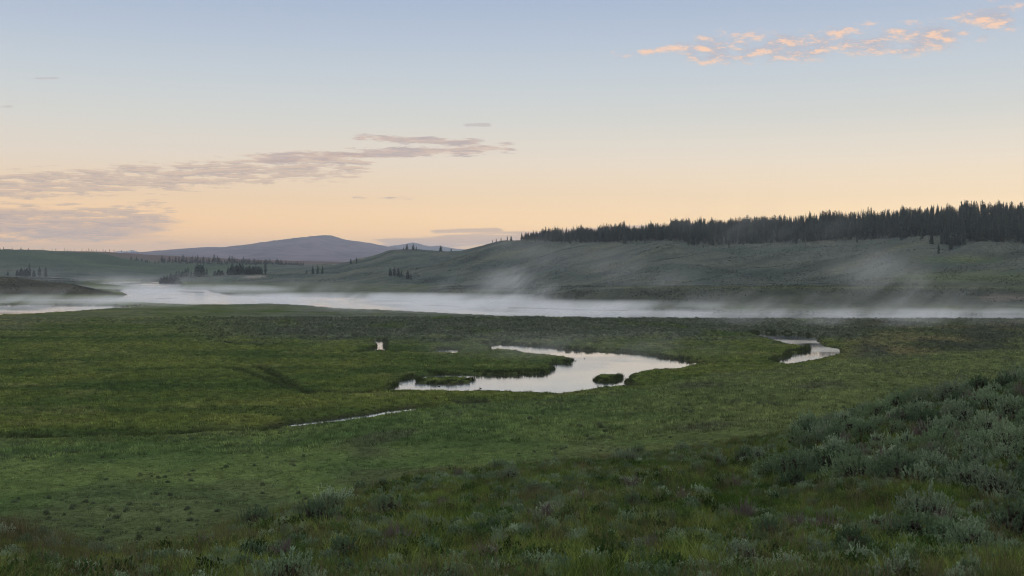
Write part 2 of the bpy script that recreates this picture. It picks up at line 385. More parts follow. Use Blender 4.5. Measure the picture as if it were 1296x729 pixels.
# ------------------------------------------------------------------ what grows where (albedo)
def land_colour(u, d, x, y, z, sd, dd, dt):
    n1 = fbm(x / 60, y / 60, 4, 101); n2 = fbm(x / 14, y / 14, 4, 103); n3 = fbm(x / 26, y / 55, 4, 105); n4 = fbm(x / 130, y / 130, 3, 107)
    pe = d - dt
    # marsh meadow
    c = lerp((.060, .084, .022), (.100, .116, .030), sstep(-.4, .4, n1 + .4 * n2))
    c = lerp(c, (.13, .135, .04), sstep(.15, .5, n3) * .5)
    c = lerp(c, (.10, .105, .062), sstep(.08, .4, n4 + .5 * n2) * sstep(260, 330, d) * .75)
    c = lerp(c, (.05, .075, .022), sstep(.1, .45, -n3) * .6)
    bed = fbm(x / 46, y / 17, 4, 151); bed2 = fbm(x / 30 + 7, y / 11, 4, 153)
    c = lerp(c, (.036, .062, .018), sstep(.14, .22, bed) * .6)
    c = lerp(c, (.135, .138, .050), sstep(.22, .30, bed2) * .5)
    # sage flat behind the marsh, along the river
    yr = YH + F * (HC - z) / d
    w = sstep(436, 422, yr + 14 * n2) * sstep(150, 420, u) * (pe > 0)
    c = lerp(c, lerp((.070, .084, .058), (.115, .125, .092), sstep(-.4, .4, n2)), w * sstep(-.25, .15, n3 + .25))
    # right hand bench with sage and straw grass
    w = sstep(1040, 1120, u) * sstep(150, 200, d) * (1 - sstep(430, 470, d))
    c = lerp(c, lerp((.09, .10, .045), (.14, .115, .065), sstep(-.1, .3, n1)), w * .8)
    c = lerp(c, (.06, .068, .05), w * sstep(-.05, .2, n3 + .3 * n2) * .85)
    # the slope on this side
    w = sstep(10, -14, pe + 10 * n2)
    s = lerp((.056, .088, .030), (.092, .122, .042), sstep(-.4, .4, n2 + .5 * n1))
    s = lerp(s, (.072, .086, .044), sstep(.05, .4, n3 + .35 * n1) * .6)
    s = lerp(s, (.105, .108, .045), sstep(560, 1000, u) * .45)
    s = lerp(s, (.045, .046, .034), sstep(.22, .5, -n3 + .3 * n2) * .6)
    c = lerp(c, s * 1.1, w)
    # foreground
    w = sstep(75, 45, d)
    f = lerp((.046, .080, .017), (.104, .132, .034), sstep(-.3, .3, n2 + .5 * fbm(x / 1.7, y / 1.7, 3, 116)))
    f = lerp(f, (.105, .100, .044), sstep(.2, .5, fbm(x / 3.5, y / 3.5, 3, 111)) * .4)
    c = lerp(c, f, w)
    so = np.exp(-(((u - 15) / 60) ** 2 + ((d - 27) / 5) ** 2)) * sstep(-.3, .3, n2 + .35)
    c = lerp(c, (.075, .058, .042), so * .9)
    # far bank and hills
    w = sstep(-1, 1, z - 2.2) * (d > 480)
    h = lerp((.068, .084, .074), (.098, .110, .092), sstep(-.35, .35, n1 + .4 * n2))
    h = lerp(h, (.125, .135, .095), sstep(.15, .4, fbm((x * .8 + y * .6) / 160, (-x * .6 + y * .8) / 30, 4, 121)) * .6)
    h = lerp(h, (.040, .052, .044), sstep(.05, .4, -fbm((x * .8 + y * .6) / 120, (-x * .6 + y * .8) / 34, 4, 123)) * .75)
    c = lerp(c, h, w)
    w = (d > 520) * (1 - sstep(630, 700, d)) * sstep(1.5, 4, z) * (u > 500)
    c = lerp(c, lerp((.034, .044, .030), (.058, .066, .046), sstep(-.3, .3, n2)), w * .9)
    w = sstep(1040, 1180, u + 60 * n1) * np.exp(-((yr - 351) / 7) ** 2) * (d > 560)
    c = lerp(c, (.11, .135, .06), w * .6)
    w = sstep(1120, 1230, u + 60 * n1) * np.exp(-((yr - 329) / 4) ** 2) * (d > 560) * sstep(1300, 1200, u)
    c = lerp(c, (.10, .14, .04), w * .6)
    w = sstep(740, 800, u) * (d > 520) * np.exp(-((yr - 364) / 1.3) ** 2)
    c = lerp(c, (.13, .15, .07), w * .6)
    w = sstep(1230, 1250, u) * np.exp(-((yr - 377) / 3.5) ** 2) * (d > 520)
    c = lerp(c, (.14, .12, .10), w * sstep(-.4, .1, n2))
    # headland on the left
    w = (d > 690) * (d < 1000) * (u < 190) * sstep(1, 3, z)
    c = lerp(c, lerp((.040, .042, .030), (.072, .068, .050), sstep(-.3, .3, n2)), w)
    # far left hills and the reddish forested plateau
    w = sstep(1500, 1800, d) * sstep(380, 300, u)
    c = lerp(c, lerp((.045, .070, .046), (.070, .095, .062), sstep(-.3, .3, n4 + .3 * n1)), w)
    w = sstep(2350, 2900, d)
    c = lerp(c, (.10, .062, .05), w)
    for (bu, bd, ru, rd) in ((70, 1330, 7, 14), (94, 1320, 5, 6), (118, 1330, 9, 9), (322, 1215, 16, 14), (424, 1470, 4, 12), (458, 1420, 5, 14)):
        w = np.exp(-(((u - bu) / ru) ** 2 + ((d - bd) / rd) ** 2) ** 2)
        c = lerp(c, (.27, .24, .21), w * .85)
    # wet edges, ditches
    w = sstep(1.6, .3, sd)
    c = lerp(c, (.035, .034, .020), w * .8)
    c = lerp(c, (.022, .030, .012), np.exp(-(np.maximum(dd, 0) / 1.5) ** 2) * .9 * (sd > 0))
    c = lerp(c, (.040, .058, .018), (pe > 0) * (d < 470) * sstep(.0, .35, -fbm(x / 2.4, y / 3.4, 2, 43)) * .45)
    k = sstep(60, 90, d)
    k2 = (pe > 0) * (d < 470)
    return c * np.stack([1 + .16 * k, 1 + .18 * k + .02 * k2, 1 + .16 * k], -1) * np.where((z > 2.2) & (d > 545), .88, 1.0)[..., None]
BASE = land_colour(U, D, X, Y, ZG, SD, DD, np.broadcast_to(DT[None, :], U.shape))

SHADED_BASE = BASE * (1 - .5 * sstep(75, 50, D))[..., None]  # near ground darkened: shade in the gaps between tufts put into the colour
R, C = U.shape
VV = np.stack([X, Y, ZG], -1).reshape(-1, 3)
BC = SHADED_BASE.reshape(-1, 3)
idx = np.arange(R * C).reshape(R, C)
Q = np.stack([idx[:-1, :-1], idx[:-1, 1:], idx[1:, 1:], idx[1:, :-1]], -1)
hillmask = ((ZG[:-1, :-1] > 2.2) & (D[:-1, :-1] > 545))
hillmask |= D[:-1, :-1] > 1350
MG = ground_material()
def sheet(name, mask):
    q = Q[mask].reshape(-1, 4)
    used, inv = np.unique(q, return_inverse=True)
    me = mesh_np(name, VV[used], inv.reshape(-1, 4), [MG], smooth=True)
    set_color(me, 'base', BC[used])
    o = link(bpy.data.objects.new(name, me))
    return o
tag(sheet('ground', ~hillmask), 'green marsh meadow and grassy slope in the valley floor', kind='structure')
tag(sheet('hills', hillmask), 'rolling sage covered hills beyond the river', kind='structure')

# fast lookup of the land sheet
def grid_at(u, d, A):
    fi = np.interp(d, rows, np.arange(R)); fj = np.interp(u, cu, np.arange(C))
    i = np.clip(fi.astype(int), 0, R - 2); j = np.clip(fj.astype(int), 0, C - 2)
    a = fi - i; b = fj - j
    if A.ndim == 3: a = a[:, None]; b = b[:, None]
    return (A[i, j] * (1 - a) + A[i + 1, j] * a) * (1 - b) + (A[i, j + 1] * (1 - a) + A[i + 1, j + 1] * a) * b
def ux(x, y): return UC + F * x / y
def height(x, y):
    return float(grid_at(np.array([ux(x, y)]), np.array([y]), ZG)[0])
def d_for_row(u, yrow, lo, hi):
    d = np.linspace(lo, hi, 400); z = grid_at(np.full(400, float(u)), d, ZG)
    yy = YH + F * (HC - z) / d
    k = np.argmax(yy <= yrow)
    return float(d[k]) if yy[k] <= yrow else None

# ------------------------------------------------------------------ waters and mountains
MW = water_material()
def plate(name, x0, x1, y0, y1, z, label):
    me = mesh_np(name, [(x0, y0, z), (x1, y0, z), (x1, y1, z), (x0, y1, z)], [(0, 1, 2, 3)], [MW])
    return tag(link(bpy.data.objects.new(name, me)), label, kind='structure')
plate('river', -2400, 1600, 440, 1320, 0.0, 'broad pale river winding across the valley under mist')
plate('pond', -95, 145, 142, 400, 0.004, 'still bright pond and its narrow side channel in the marsh')

MR = rock_material()
def mountain(name, sky, d0, depth, base_z, col, label, us, seed, snow=None):
    us = np.arange(sky[0][0], sky[-1][0] + us, us); ts = np.linspace(-1, 1, 61)
    u, t = np.meshgrid(us, ts)
    top = np.interp(u, [s[0] for s in sky], [s[1] for s in sky])
    zt = zpy(top, d0)
    d = d0 + t * depth
    prof = np.where(t < 0, 1 - np.abs(t) ** 1.4, 1 - np.abs(t) ** 1.2)
    x = (u - UC) / F * d0
    rid = 1 - np.abs(fbm(x / (depth * .22), d / (depth * .5), 5, seed))
    z = base_z + (zt - base_z) * prof * (1 - .8 * (1 - rid) * np.minimum(np.abs(t) * 2.5, 1)) + (zt - base_z) * .016 * fbm(x / (depth * .03), d / (depth * .03), 2, seed + 3)
    v = np.stack([x, d, z], -1).reshape(-1, 3)
    r, c = u.shape; ix = np.arange(r * c).reshape(r, c)
    q = np.stack([ix[:-1, :-1], ix[:-1, 1:], ix[1:, 1:], ix[1:, :-1]], -1).reshape(-1, 4)
    me = mesh_np(name, v, q, [MR], smooth=True)
    cc = np.broadcast_to(np.array(col), (len(v), 3)).copy()
    if snow:
        k = (fbm(v[:, 0] / 260, v[:, 2] / 60, 3, seed + 8) > .12) & (v[:, 2] > snow)
        cc[k] = (.75, .75, .78)
    set_color(me, 'base', cc)
    return tag(link(bpy.data.objects.new(name, me)), label, kind='structure')
mountain('mountain', [(60,334),(120,326),(150,322.5),(178,319.8),(217,317),(240,315.4),(268,312.6),(285,313),(300,312),(329,308.6),(345,306),(371,301.8),(385,300.4),(396,299.6),(402,298.2),(412,297.6),(419.5,298),(425,299.5),(437,303.4),(450,305),(468,307.3),(480,310),(493.5,312.6),(520,317),(560,322),(600,327),(660,334)],
         8500, 2600, 20, (.105, .070, .085), 'broad flat topped mauve mountain on the left skyline', 1.0, 201)
mountain('distant_mountain', [(440,330),(470,318),(485,314.3),(498,310.8),(508,309.5),(515,308.3),(523,306.6),(533,309.2),(545,312),(556,310.6),(565,313),(580,315),(610,317),(660,324),(700,330)],
         11000, 1800, 30, (.09, .078, .080), 'smaller pale mountain ridge behind the shoulder of the broad mountain', .8, 231, snow=178)
mountain('distant_peaks', [(120,330),(140,321),(148,319.6),(154,317),(158,318.6),(161,319),(168,316.4),(173,318.4),(180,321),(200,330)],
         13500, 900, 40, (.20, .19, .20), 'pair of tiny snowy peaks far off on the left skyline', .4, 251, snow=110)

# sand bars in the river
MS = bark_material('wet_gravel', (.05, .045, .035), (.11, .10, .08), .8)
def sandbar(pts, label):
    P = densify(to_world(pts), 3.0); c = P.mean(0)
    rings = [(1.0, -.05), (.9, .05), (.6, .14), (.2, .18)]
    n = len(P); v = []; f = []
    for s, z in rings:
        for k, p in enumerate(P):
            q = c + (p - c) * s; v.append((q[0], q[1], z + .03 * math.sin(k * 1.7)))
    for r in range(len(rings) - 1):
        for k in range(n):
            f.append((r * n + k, r * n + (k + 1) % n, (r + 1) * n + (k + 1) % n, (r + 1) * n + k))
    b = len(v); v.append((c[0], c[1], .19)); 
    f += [((len(rings) - 1) * n + k, (len(rings) - 1) * n + (k + 1) % n, b, b) for k in range(n)]
    me = bpy.data.meshes.new('sandbar'); me.from_pydata(v, [], [tuple(dict.fromkeys(q)) for q in f]); me.materials.append(MS)
    for p in me.polygons: p.use_smooth = True
    return tag(link(bpy.data.objects.new('sandbar', me)), label, 'sandbar', 'gravel bars in the river')
sandbar([(533,386.2),(556,385.4),(584,387.2),(583,388.6),(560,387.8),(536,387)], 'low dark gravel bar in mid river left of the bright mist plume')
sandbar([(636,389),(660,389),(700,389.8),(740,391.6),(800,392.6),(800,393.4),(730,393),(690,391.4),(640,390.2)], 'long thin gravel bar off the point of the dark far bank')
sandbar([(222,368.6),(240,368),(262,369.8),(256,371),(236,370.6)], 'short dark gravel bar at the mouth of the upstream reach')
sandbar([(196,377.6),(212,376.6),(222,377.4),(214,378.8),(200,378.8)], 'small grassy gravel bar beyond the tip of the green island')

# ------------------------------------------------------------------ scatter helper
def scatter(name, protos, x, y, z, scale, base, label, pick=None):
    n = len(x)
    me = bpy.data.meshes.new(name)
    me.vertices.add(n)
    me.vertices.foreach_set('co', np.stack([x, y, z], -1).astype(np.float32).ravel())
    a = me.attributes.new('scl', 'FLOAT', 'POINT'); a.data.foreach_set('value', scale.astype(np.float32))
    a = me.attributes.new('rot', 'FLOAT_VECTOR', 'POINT')
    r = np.stack([RNG.normal(0, .09, n), RNG.normal(0, .09, n), RNG.uniform(0, 6.283, n)], -1)
    a.data.foreach_set('vector', r.astype(np.float32).ravel())
    a = me.attributes.new('pick', 'INT', 'POINT')
    a.data.foreach_set('value', (pick if pick is not None else RNG.integers(0, len(protos), n)).astype(np.int32))
    set_color(me, 'base', base)
    o = link(bpy.data.objects.new(name, me))
    ng = bpy.data.node_groups.new(name, 'GeometryNodeTree')
    ng.interface.new_socket('Geometry', in_out='INPUT', socket_type='NodeSocketGeometry')
    ng.interface.new_socket('Geometry', in_out='OUTPUT', socket_type='NodeSocketGeometry')
    N = ng.nodes; L = ng.links
    gi = N.new('NodeGroupInput'); go = N.new('NodeGroupOutput')
    ip = N.new('GeometryNodeInstanceOnPoints')
    mp = N.new('GeometryNodeMeshToPoints')
    L.new(gi.outputs[0], mp.inputs['Mesh'])
    jn = N.new('GeometryNodeJoinGeometry')
    for p in reversed(protos):
        oi = N.new('GeometryNodeObjectInfo'); oi.inputs['Object'].default_value = p; oi.inputs['As Instance'].default_value = True
        L.new(oi.outputs['Geometry'], jn.inputs[0])
    L.new(mp.outputs[0], ip.inputs['Points']); L.new(jn.outputs[0], ip.inputs['Instance'])
    ip.inputs['Pick Instance'].default_value = True
    def na(nm, t):
        k = N.new('GeometryNodeInputNamedAttribute'); k.data_type = t; k.inputs[0].default_value = nm
        return k.outputs[0]
    L.new(na('pick', 'INT'), ip.inputs['Instance Index'])
    L.new(na('rot', 'FLOAT_VECTOR'), ip.inputs['Rotation'])
    L.new(na('scl', 'FLOAT'), ip.inputs['Scale'])
    L.new(ip.outputs[0], go.inputs[0])
    md = o.modifiers.new('scatter', 'NODES'); md.node_group = ng
    return tag(o, label, kind='stuff')
def wedge(n, d0, d1, u0=-260, u1=1560, power=2.0):
    """n points, density per area ~ d^(power-2)... power 2 = even over the ground"""
    t = RNG.random(n)
    d = (d0 ** power + t * (d1 ** power - d0 ** power)) ** (1 / power)
    u = RNG.uniform(u0, u1, n)
    return u, d, (u - UC) / F * d, d

# ------------------------------------------------------------------ plant shapes
def blades(n, h, spread, width, lean, seed, segs=3):
    r = np.random.default_rng(seed); V = []; Fc = []
    for _ in range(n):
        a = r.uniform(0, 6.283); rr = spread * math.sqrt(r.random()); bx, by = rr * math.cos(a), rr * math.sin(a)
        la = a + r.normal(0, .8); ln = lean * r.uniform(.2, 1.2); hh = h * r.uniform(.5, 1.1); w = width * r.uniform(.7, 1.3)
        fa = r.uniform(0, 3.14); px, py = math.cos(fa) * w / 2, math.sin(fa) * w / 2
        b = len(V)
        for s in range(segs + 1):
            t = s / segs; o = ln * hh * t * t
            k = (1 - t) * .9 + .1
            cx, cy, cz = bx + math.cos(la) * o, by + math.sin(la) * o, hh * (t - .25 * ln * t * t)
            V += [(cx - px * k, cy - py * k, cz), (cx + px * k, cy + py * k, cz)]
        for s in range(segs): Fc.append((b + 2*s, b + 2*s + 1, b + 2*s + 3, b + 2*s + 2))
    return np.array(V), np.array(Fc)
M_GRASS = leaf_material('grass_blades', None, True, 1.0, .35, 1.45)
M_SEDGE = leaf_material('sedge_blades', [(.030, .045, .014), (.045, .062, .018), (.065, .078, .026)], False, .5, .25)
M_STRAW = leaf_material('straw_blades', [(.13, .11, .06), (.10, .095, .045), (.16, .13, .08)], False, .5, .25)
def proto(name, v, f, mats, **k): return bpy.data.objects.new(name, mesh_np(name, v, f, mats, **k))
P_GRASS = [proto('grass_tuft', *blades(20, .26, .17, .011, .8, s), [M_GRASS]) for s in range(5)]
P_STRAW = [proto('straw_tuft', *blades(14, .52, .12, .008, .5, 20 + s), [M_STRAW]) for s in range(3)]
P_MEADOW = [proto('meadow_tuft', *blades(16, .42, .55, .10, .6, 40 + s, 2), [M_GRASS]) for s in range(4)]
P_SEDGE = [proto('sedge_tuft', *blades(26, .62, .5, .08, .4, 60 + s, 2), [M_SEDGE]) for s in range(4)]

def shoots_bush(seed, n, R_, H_, leaf_l, leaf_w, per, plume=2.1):
    """a rounded shrub: many upright leafy shoots over a dome, with gaps"""
    r = np.random.default_rng(seed); V = []; Fc = []; tips = []
    lob = [(0, 0, .6)] + [(float(np.clip(r.normal(0, .4), -.55, .55)), float(np.clip(r.normal(0, .4), -.55, .55)), r.uniform(.4, .7)) for _ in range(6)]
    for _ in range(n):
        lx, ly, lr = lob[r.integers(0, len(lob))]
        a = r.uniform(0, 6.283); q = lr * math.sqrt(r.random())
        x = (lx + q * math.cos(a)) ; y = (ly + q * math.sin(a))
        rad = math.hypot(x, y)
        dome = max(.12, math.sqrt(max(0, 1 - (q / lr) ** 2)) * (.55 + lr * .5)) * (1 - .25 * rad)
        hz = H_ * dome * r.uniform(.75, 1.08) * (r.random() ** .35 if r.random() < .5 else 1)
        tip = np.array([x * R_ * .8, y * R_ * .8, hz]); out = np.array([x * .5, y * .5, 1.0]); out /= np.linalg.norm(out)
        tips.append(tip)
        L_ = leaf_l * plume * r.uniform(.75, 1.25)
        for k in range(per):
            t = r.random()
            base = tip - out * L_ * t
            dr = out * r.uniform(.7, 1.3) + np.array([r.normal(0, .45), r.normal(0, .45), 0]); dr /= np.linalg.norm(dr)
            sd_ = np.cross(dr, r.normal(0, 1, 3)); sd_ /= (np.linalg.norm(sd_) + 1e-9)
            l = leaf_l * r.uniform(.6, 1.2); w = leaf_w * r.uniform(.7, 1.3)
            b = len(V); e = base + dr * l; m_ = base + dr * l * .55
            V += [base, m_ + sd_ * w / 2, e, m_ - sd_ * w / 2]; Fc.append((b, b + 1, b + 2, b + 3))
    return np.array(V), np.array(Fc), np.array(tips)
def inner_occluder(seed, tips, n, size):  # dark quads added inside the bush to block light, standing for its dense wood
    r = np.random.default_rng(seed); V = []; Fc = []
    for _ in range(n):
        p = tips[r.integers(0, len(tips))] * np.array([.85, .85, 1]) * r.uniform(.2, .66); a = r.normal(0, 1, 3); a /= np.linalg.norm(a); c = np.cross(a, r.normal(0, 1, 3)); c /= np.linalg.norm(c)
        q = size * r.uniform(.5, 1.2); b = len(V)
        V += [p - a * q, p + c * q * .6, p + a * q, p - c * q * .6]; Fc.append((b, b + 1, b + 2, b + 3))
    return np.array(V), np.array(Fc)
def twigs(seed, tips, n, R_, r0=.012, tall=1.0):
    r = np.random.default_rng(seed); V = []; Fc = []
    for _ in range(n):
        e = tips[r.integers(0, len(tips))] * np.array([1, 1, r.uniform(.75, tall)])
        s = np.array([e[0] * .15, e[1] * .15, -.05]); mid = (s + e) / 2 + np.array([e[0] * .15, e[1] * .15, 0]) + r.normal(0, .04, 3)
        pts = [s, mid, e]; rad = [r0, r0 * .6, r0 * .2]
        for i in range(2):
            b = len(V)
            for p, q in ((pts[i], rad[i]), (pts[i + 1], rad[i + 1])):
                for k in range(3):
                    a = k * 2.094; V.append(p + np.array([math.cos(a) * q, math.sin(a) * q, 0]))
            for k in range(3): Fc.append((b + k, b + (k + 1) % 3, b + 3 + (k + 1) % 3, b + 3 + k))
    return np.array(V), np.array(Fc)
M_SAGE = leaf_material('sage_leaves', [(.085, .135, .072), (.155, .215, .125), (.235, .295, .195), (.115, .170, .078)], False, .6, .15)
M_FORB = leaf_material('forb_leaves', [(.034, .066, .018), (.060, .105, .030), (.095, .125, .040), (.045, .075, .03)], False, .8, .3)
M_SAGE_FAR = leaf_material('far_sage_leaves', None, True, .7, .2, 1.25)
M_TWIG = bark_material('grey_twigs', (.030, .028, .020), (.075, .066, .055))
M_DEAD = bark_material('dead_twigs', (.10, .075, .07), (.19, .155, .145))
def stems_mesh(tv, tf, lv, lf):
    tf = np.concatenate([tf, lf + len(tv)])
    return mesh_np('stems', np.concatenate([tv, lv]), tf, [M_TWIG])
SAGE = []
for s in range(7):
    Rr = [.62, .75, .55, .85, .68, .5, .95][s]; Hh = [.72, .85, .6, .95, .8, .5, 1.0][s]
    v, f, tips = shoots_bush(300 + s, [130, 165, 110, 200, 145, 95, 230][s], Rr, Hh, .06, .020, 20, 3.4)
    tv, tf = twigs(330 + s, tips, 42, Rr)
    SAGE.append((mesh_np('foliage', v, f, [M_SAGE]), stems_mesh(tv, tf, *inner_occluder(360 + s, tips, 420, .085))))
DEAD = []
for s in range(3):
    v, f, tips = shoots_bush(400 + s, 34, .6, .7, .06, .018, 4)
    _, _, t2 = shoots_bush(420 + s, 160, .62, .8, .06, .02, 1)
    tv, tf = twigs(430 + s, t2, 190, .6, .011, 1.1)
    DEAD.append((mesh_np('foliage', v, f, [M_SAGE]), mesh_np('twigs', tv, tf, [M_DEAD])))
P_SAGE_MID = []
for s in range(4):
    v, f, tips = shoots_bush(350 + s, 60, .6, .62, .16, .07, 5)
    P_SAGE_MID.append(proto('sage_clump', v, f, [M_SAGE_FAR]))
P_SAGE_FAR = []
for s in range(4):
    v, f, tips = shoots_bush(370 + s, 26, .75, .8, .42, .26, 4)
    P_SAGE_FAR.append(proto('far_sage_clump', v, f, [M_SAGE_FAR]))
def full_sage(i):
    v, f, tips = shoots_bush(300 + i, 130, .6, .6, .06, .022, 10)
    return proto('sage_bush', v, f, [M_SAGE])
P_SAGE_NEAR = [full_sage(i) for i in range(5)]

# ------------------------------------------------------------------ sagebrush: the largest ones each a thing, the rest one mass
def shrub(u, d, parts, names, scale, label, cat, group, name):
    x = (u - UC) / F * d
    r = bpy.data.objects.new(name, None); link(r)
    r.location = (x, d, height(x, d) - .03); r.rotation_euler = (0, 0, random.uniform(0, 6.283)); r.scale = (scale,) * 3
    tag(r, label, cat, group)
    for nm, me in zip(names, parts):
        c = bpy.data.objects.new(nm, me); c.parent = r; link(c)
    return r
def mound_w(u, d):
    return float(sstep(1000, 1070, u) * sstep(27 + 4 * (1 - sstep(1040, 1200, u)), 33, d))
placed = []; big = []
tries = 0
def free(x, y, rad):
    for (px, py, pr) in placed:
        if (px - x) ** 2 + (py - y) ** 2 < (.70 * (pr + rad)) ** 2: return False
    return True
# on the mound
while len(big) < 185 and tries < 20000:
    tries += 1
    u = random.uniform(985, 1330); d = random.uniform(28, 56)
    if random.random() > mound_w(u, d) * (d / 56) ** .5: continue
    sc = random.uniform(.85, 1.55); x = (u - UC) / F * d
    if not free(x, d, sc * .72): continue
    placed.append((x, d, sc * .72)); big.append(('mound', u, d, sc))
tries = 0; k0 = len(big)
HAND = [(978, 37, 1.25), (1000, 36, 1.35), (1016, 37.5, 1.2), (1110, 30, 1.3), (1085, 31, 1.2), (1140, 29.5, 1.25), (1285, 20.5, 1.25), (1262, 21.5, 1.1), (1200, 18.5, 1.0), (1225, 19, .9), (1150, 19, .95), (1172, 23, 1.0),
        (330, 27, 1.0), (318, 26, .9), (60, 44, 1.0), (455, 38, .9), (960, 42, 1.0), (940, 43, .9), (905, 31, .9), (880, 33, .8), (1265, 27, 1.2), (1236, 28.5, 1.1)]
for (u, d, sc) in HAND:
    x = (u - UC) / F * d; placed.append((x, d, sc * .7)); big.append(('fore', u, d, sc))
while len(big) < k0 + 125 and tries < 20000:
    tries += 1
    u = random.uniform(-20, 1310); d = 12.5 + 40 * random.random() ** 1.3
    dc = float(np.interp(u, NU, NDC))
    if d > dc * 1.08 or mound_w(u, d) > .3 or (u < 190 and d > 15.5): continue
    pz = float(fbm(np.array([u / 90.]), np.array([d / 3.]), 3, 77)[0])
    if pz < -.12: continue
    sc = random.uniform(.45, .95); x = (u - UC) / F * d
    if not free(x, d, sc * .8): continue
    placed.append((x, d, sc * .7)); big.append(('fore', u, d, sc))
LAB = {'mound': ('large silvery green sagebrush in the dense stand on the right hand mound', 'sagebrush on the right mound'),
       'fore': ('grey green sagebrush scattered in the dark grass of the near slope', 'sagebrush scattered on the near slope')}
for (zone, u, d, sc) in big:
    i = random.randrange(len(SAGE)) if sc > .8 else random.choice([0, 2, 4, 5])
    shrub(u, d, SAGE[i], ('foliage', 'stems'), sc, LAB[zone][0], 'sagebrush', LAB[zone][1], 'sagebrush')
dead_spots = [(1045, 20.5, .95), (1010, 22, .8), (1138, 19.4, .9), (1195, 21.5, .8), (940, 24, .9), (1330, 24, .9), (690, 22, .8), (735, 25, .75), (500, 19, .8), (430, 22, .7), (930, 33, .9), (1090, 36, 1.1), (1165, 38, 1.15),
              (820, 17.5, .7), (1120, 34, 1.1), (260, 18.5, .7), (560, 27, .7), (1220, 36, 1.1), (620, 17, .7), (360, 17.5, .7), (1200, 41, 1.2), (1260, 38, 1.2), (1070, 40, 1.1), (1140, 44, 1.2), (1290, 44, 1.2), (1235, 46, 1.2), (1050, 46, 1.1), (1180, 33, 1.15), (800, 30, .9), (650, 35, .8), (580, 38, .8), (860, 26, .8)]
for (u, d, sc) in dead_spots:
    shrub(u, d, DEAD[random.randrange(3)], ('foliage', 'twigs'), sc, 'half bare shrub of grey brown twigs among the green sagebrush', 'shrub', 'half bare grey brown shrubs', 'dead_shrub')

# remaining sage as masses
def keep(u, d, x, y, extra):
    sdv = grid_at(u, d, SD); z = grid_at(u, d, ZG)
    return extra & (sdv > 1.5)
# small low sage and forbs close by
u, d, x, y = wedge(10500, 11, 64, -120, 1420, 1.6)
dc = np.interp(u, NU, NDC); n = fbm(x / 4, y / 4, 3, 78)
k = (d < dc * 1.5) & (n > -.12) & ~((u < 180) & (d > 16) & (RNG.random(len(u)) < .85))
u, d, x, y = u[k], d[k], x[k], y[k]
scatter('low_sagebrush', P_SAGE_NEAR, x, y, grid_at(u, d, ZG) - .02, RNG.uniform(.18, .62, len(x)), np.full((len(x), 3), .1), 'low young sage and forbs mixed through the near grass')
# mid slope sage patches
u, d, x, y = wedge(26000, 55, 330, -260, 1560, 1.7)
n = fbm(x / 26, y / 55, 4, 105) + .35 * fbm(x / 60, y / 60, 4, 101); nn = fbm(x / 12, y / 20, 3, 79)
pe = d - np.interp(u, cu, DT)
k = keep(u, d, x, y, ((pe < -4) & ((n > .06) | (nn > .28))) | ((u > 1090) & (d < 420) & (n > -.02)))
k &= (d > 120) | (RNG.random(len(u)) < .22)
k |= (np.abs(ux(x, y) - 700) < 90) & (d > 120) & (np.abs(pe + 10) < 9) & (RNG.random(len(u)) < .9)
u, d, x, y = u[k], d[k], x[k], y[k]
scatter('slope_sagebrush', P_SAGE_MID, x, y, grid_at(u, d, ZG) - .03, RNG.uniform(.35, 1.0, len(x)) * (.75 + .25 * (d > 120)), (grid_at(u, d, BASE) * .55 + np.array((.042, .048, .036))), 'grey sage patches over the middle slope')
# river flat sage
u, d, x, y = wedge(30000, 300, 475, -260, 1560, 2)
z = grid_at(u, d, ZG); yr = YH + F * (HC - z) / d
n2 = fbm(x / 14, y / 14, 4, 103); n3 = fbm(x / 26, y / 55, 4, 105)
k = keep(u, d, x, y, (sstep(434, 420, yr + 14 * n2) * sstep(150, 420, u) * sstep(-.25, .15, n3 + .25) > RNG.random(len(u))) | ((u > 1090) & (n3 > .0)))
u, d, x, y = u[k], d[k], x[k], y[k]
scatter('flat_sagebrush', P_SAGE_FAR, x, y, grid_at(u, d, ZG) - .03, RNG.uniform(.5, 1.0, len(x)), (grid_at(u, d, BASE) * .8 + np.array((.014, .016, .012))), 'grey sage flat along the near bank of the river')
# hills sage
u, d, x, y = wedge(120000, 560, 1300, -260, 1560, 1.5)
z = grid_at(u, d, ZG); n1 = fbm(x / 60, y / 60, 4, 131)
n2 = fbm((x * .8 + y * .6) / 60, (-x * .6 + y * .8) / 22, 3, 133)
k = (z > 3) & (n1 + .8 * n2 > -.1 + .25 * RNG.random(len(u))) & (grid_at(u, d, SD) > 2)
u, d, x, y = u[k], d[k], x[k], y[k]
scatter('hill_sagebrush', P_SAGE_FAR, x, y, grid_at(u, d, ZG) - .05, RNG.uniform(.4, .95, len(x)), (grid_at(u, d, BASE) * .98), 'sage dotting the hillsides beyond the river')

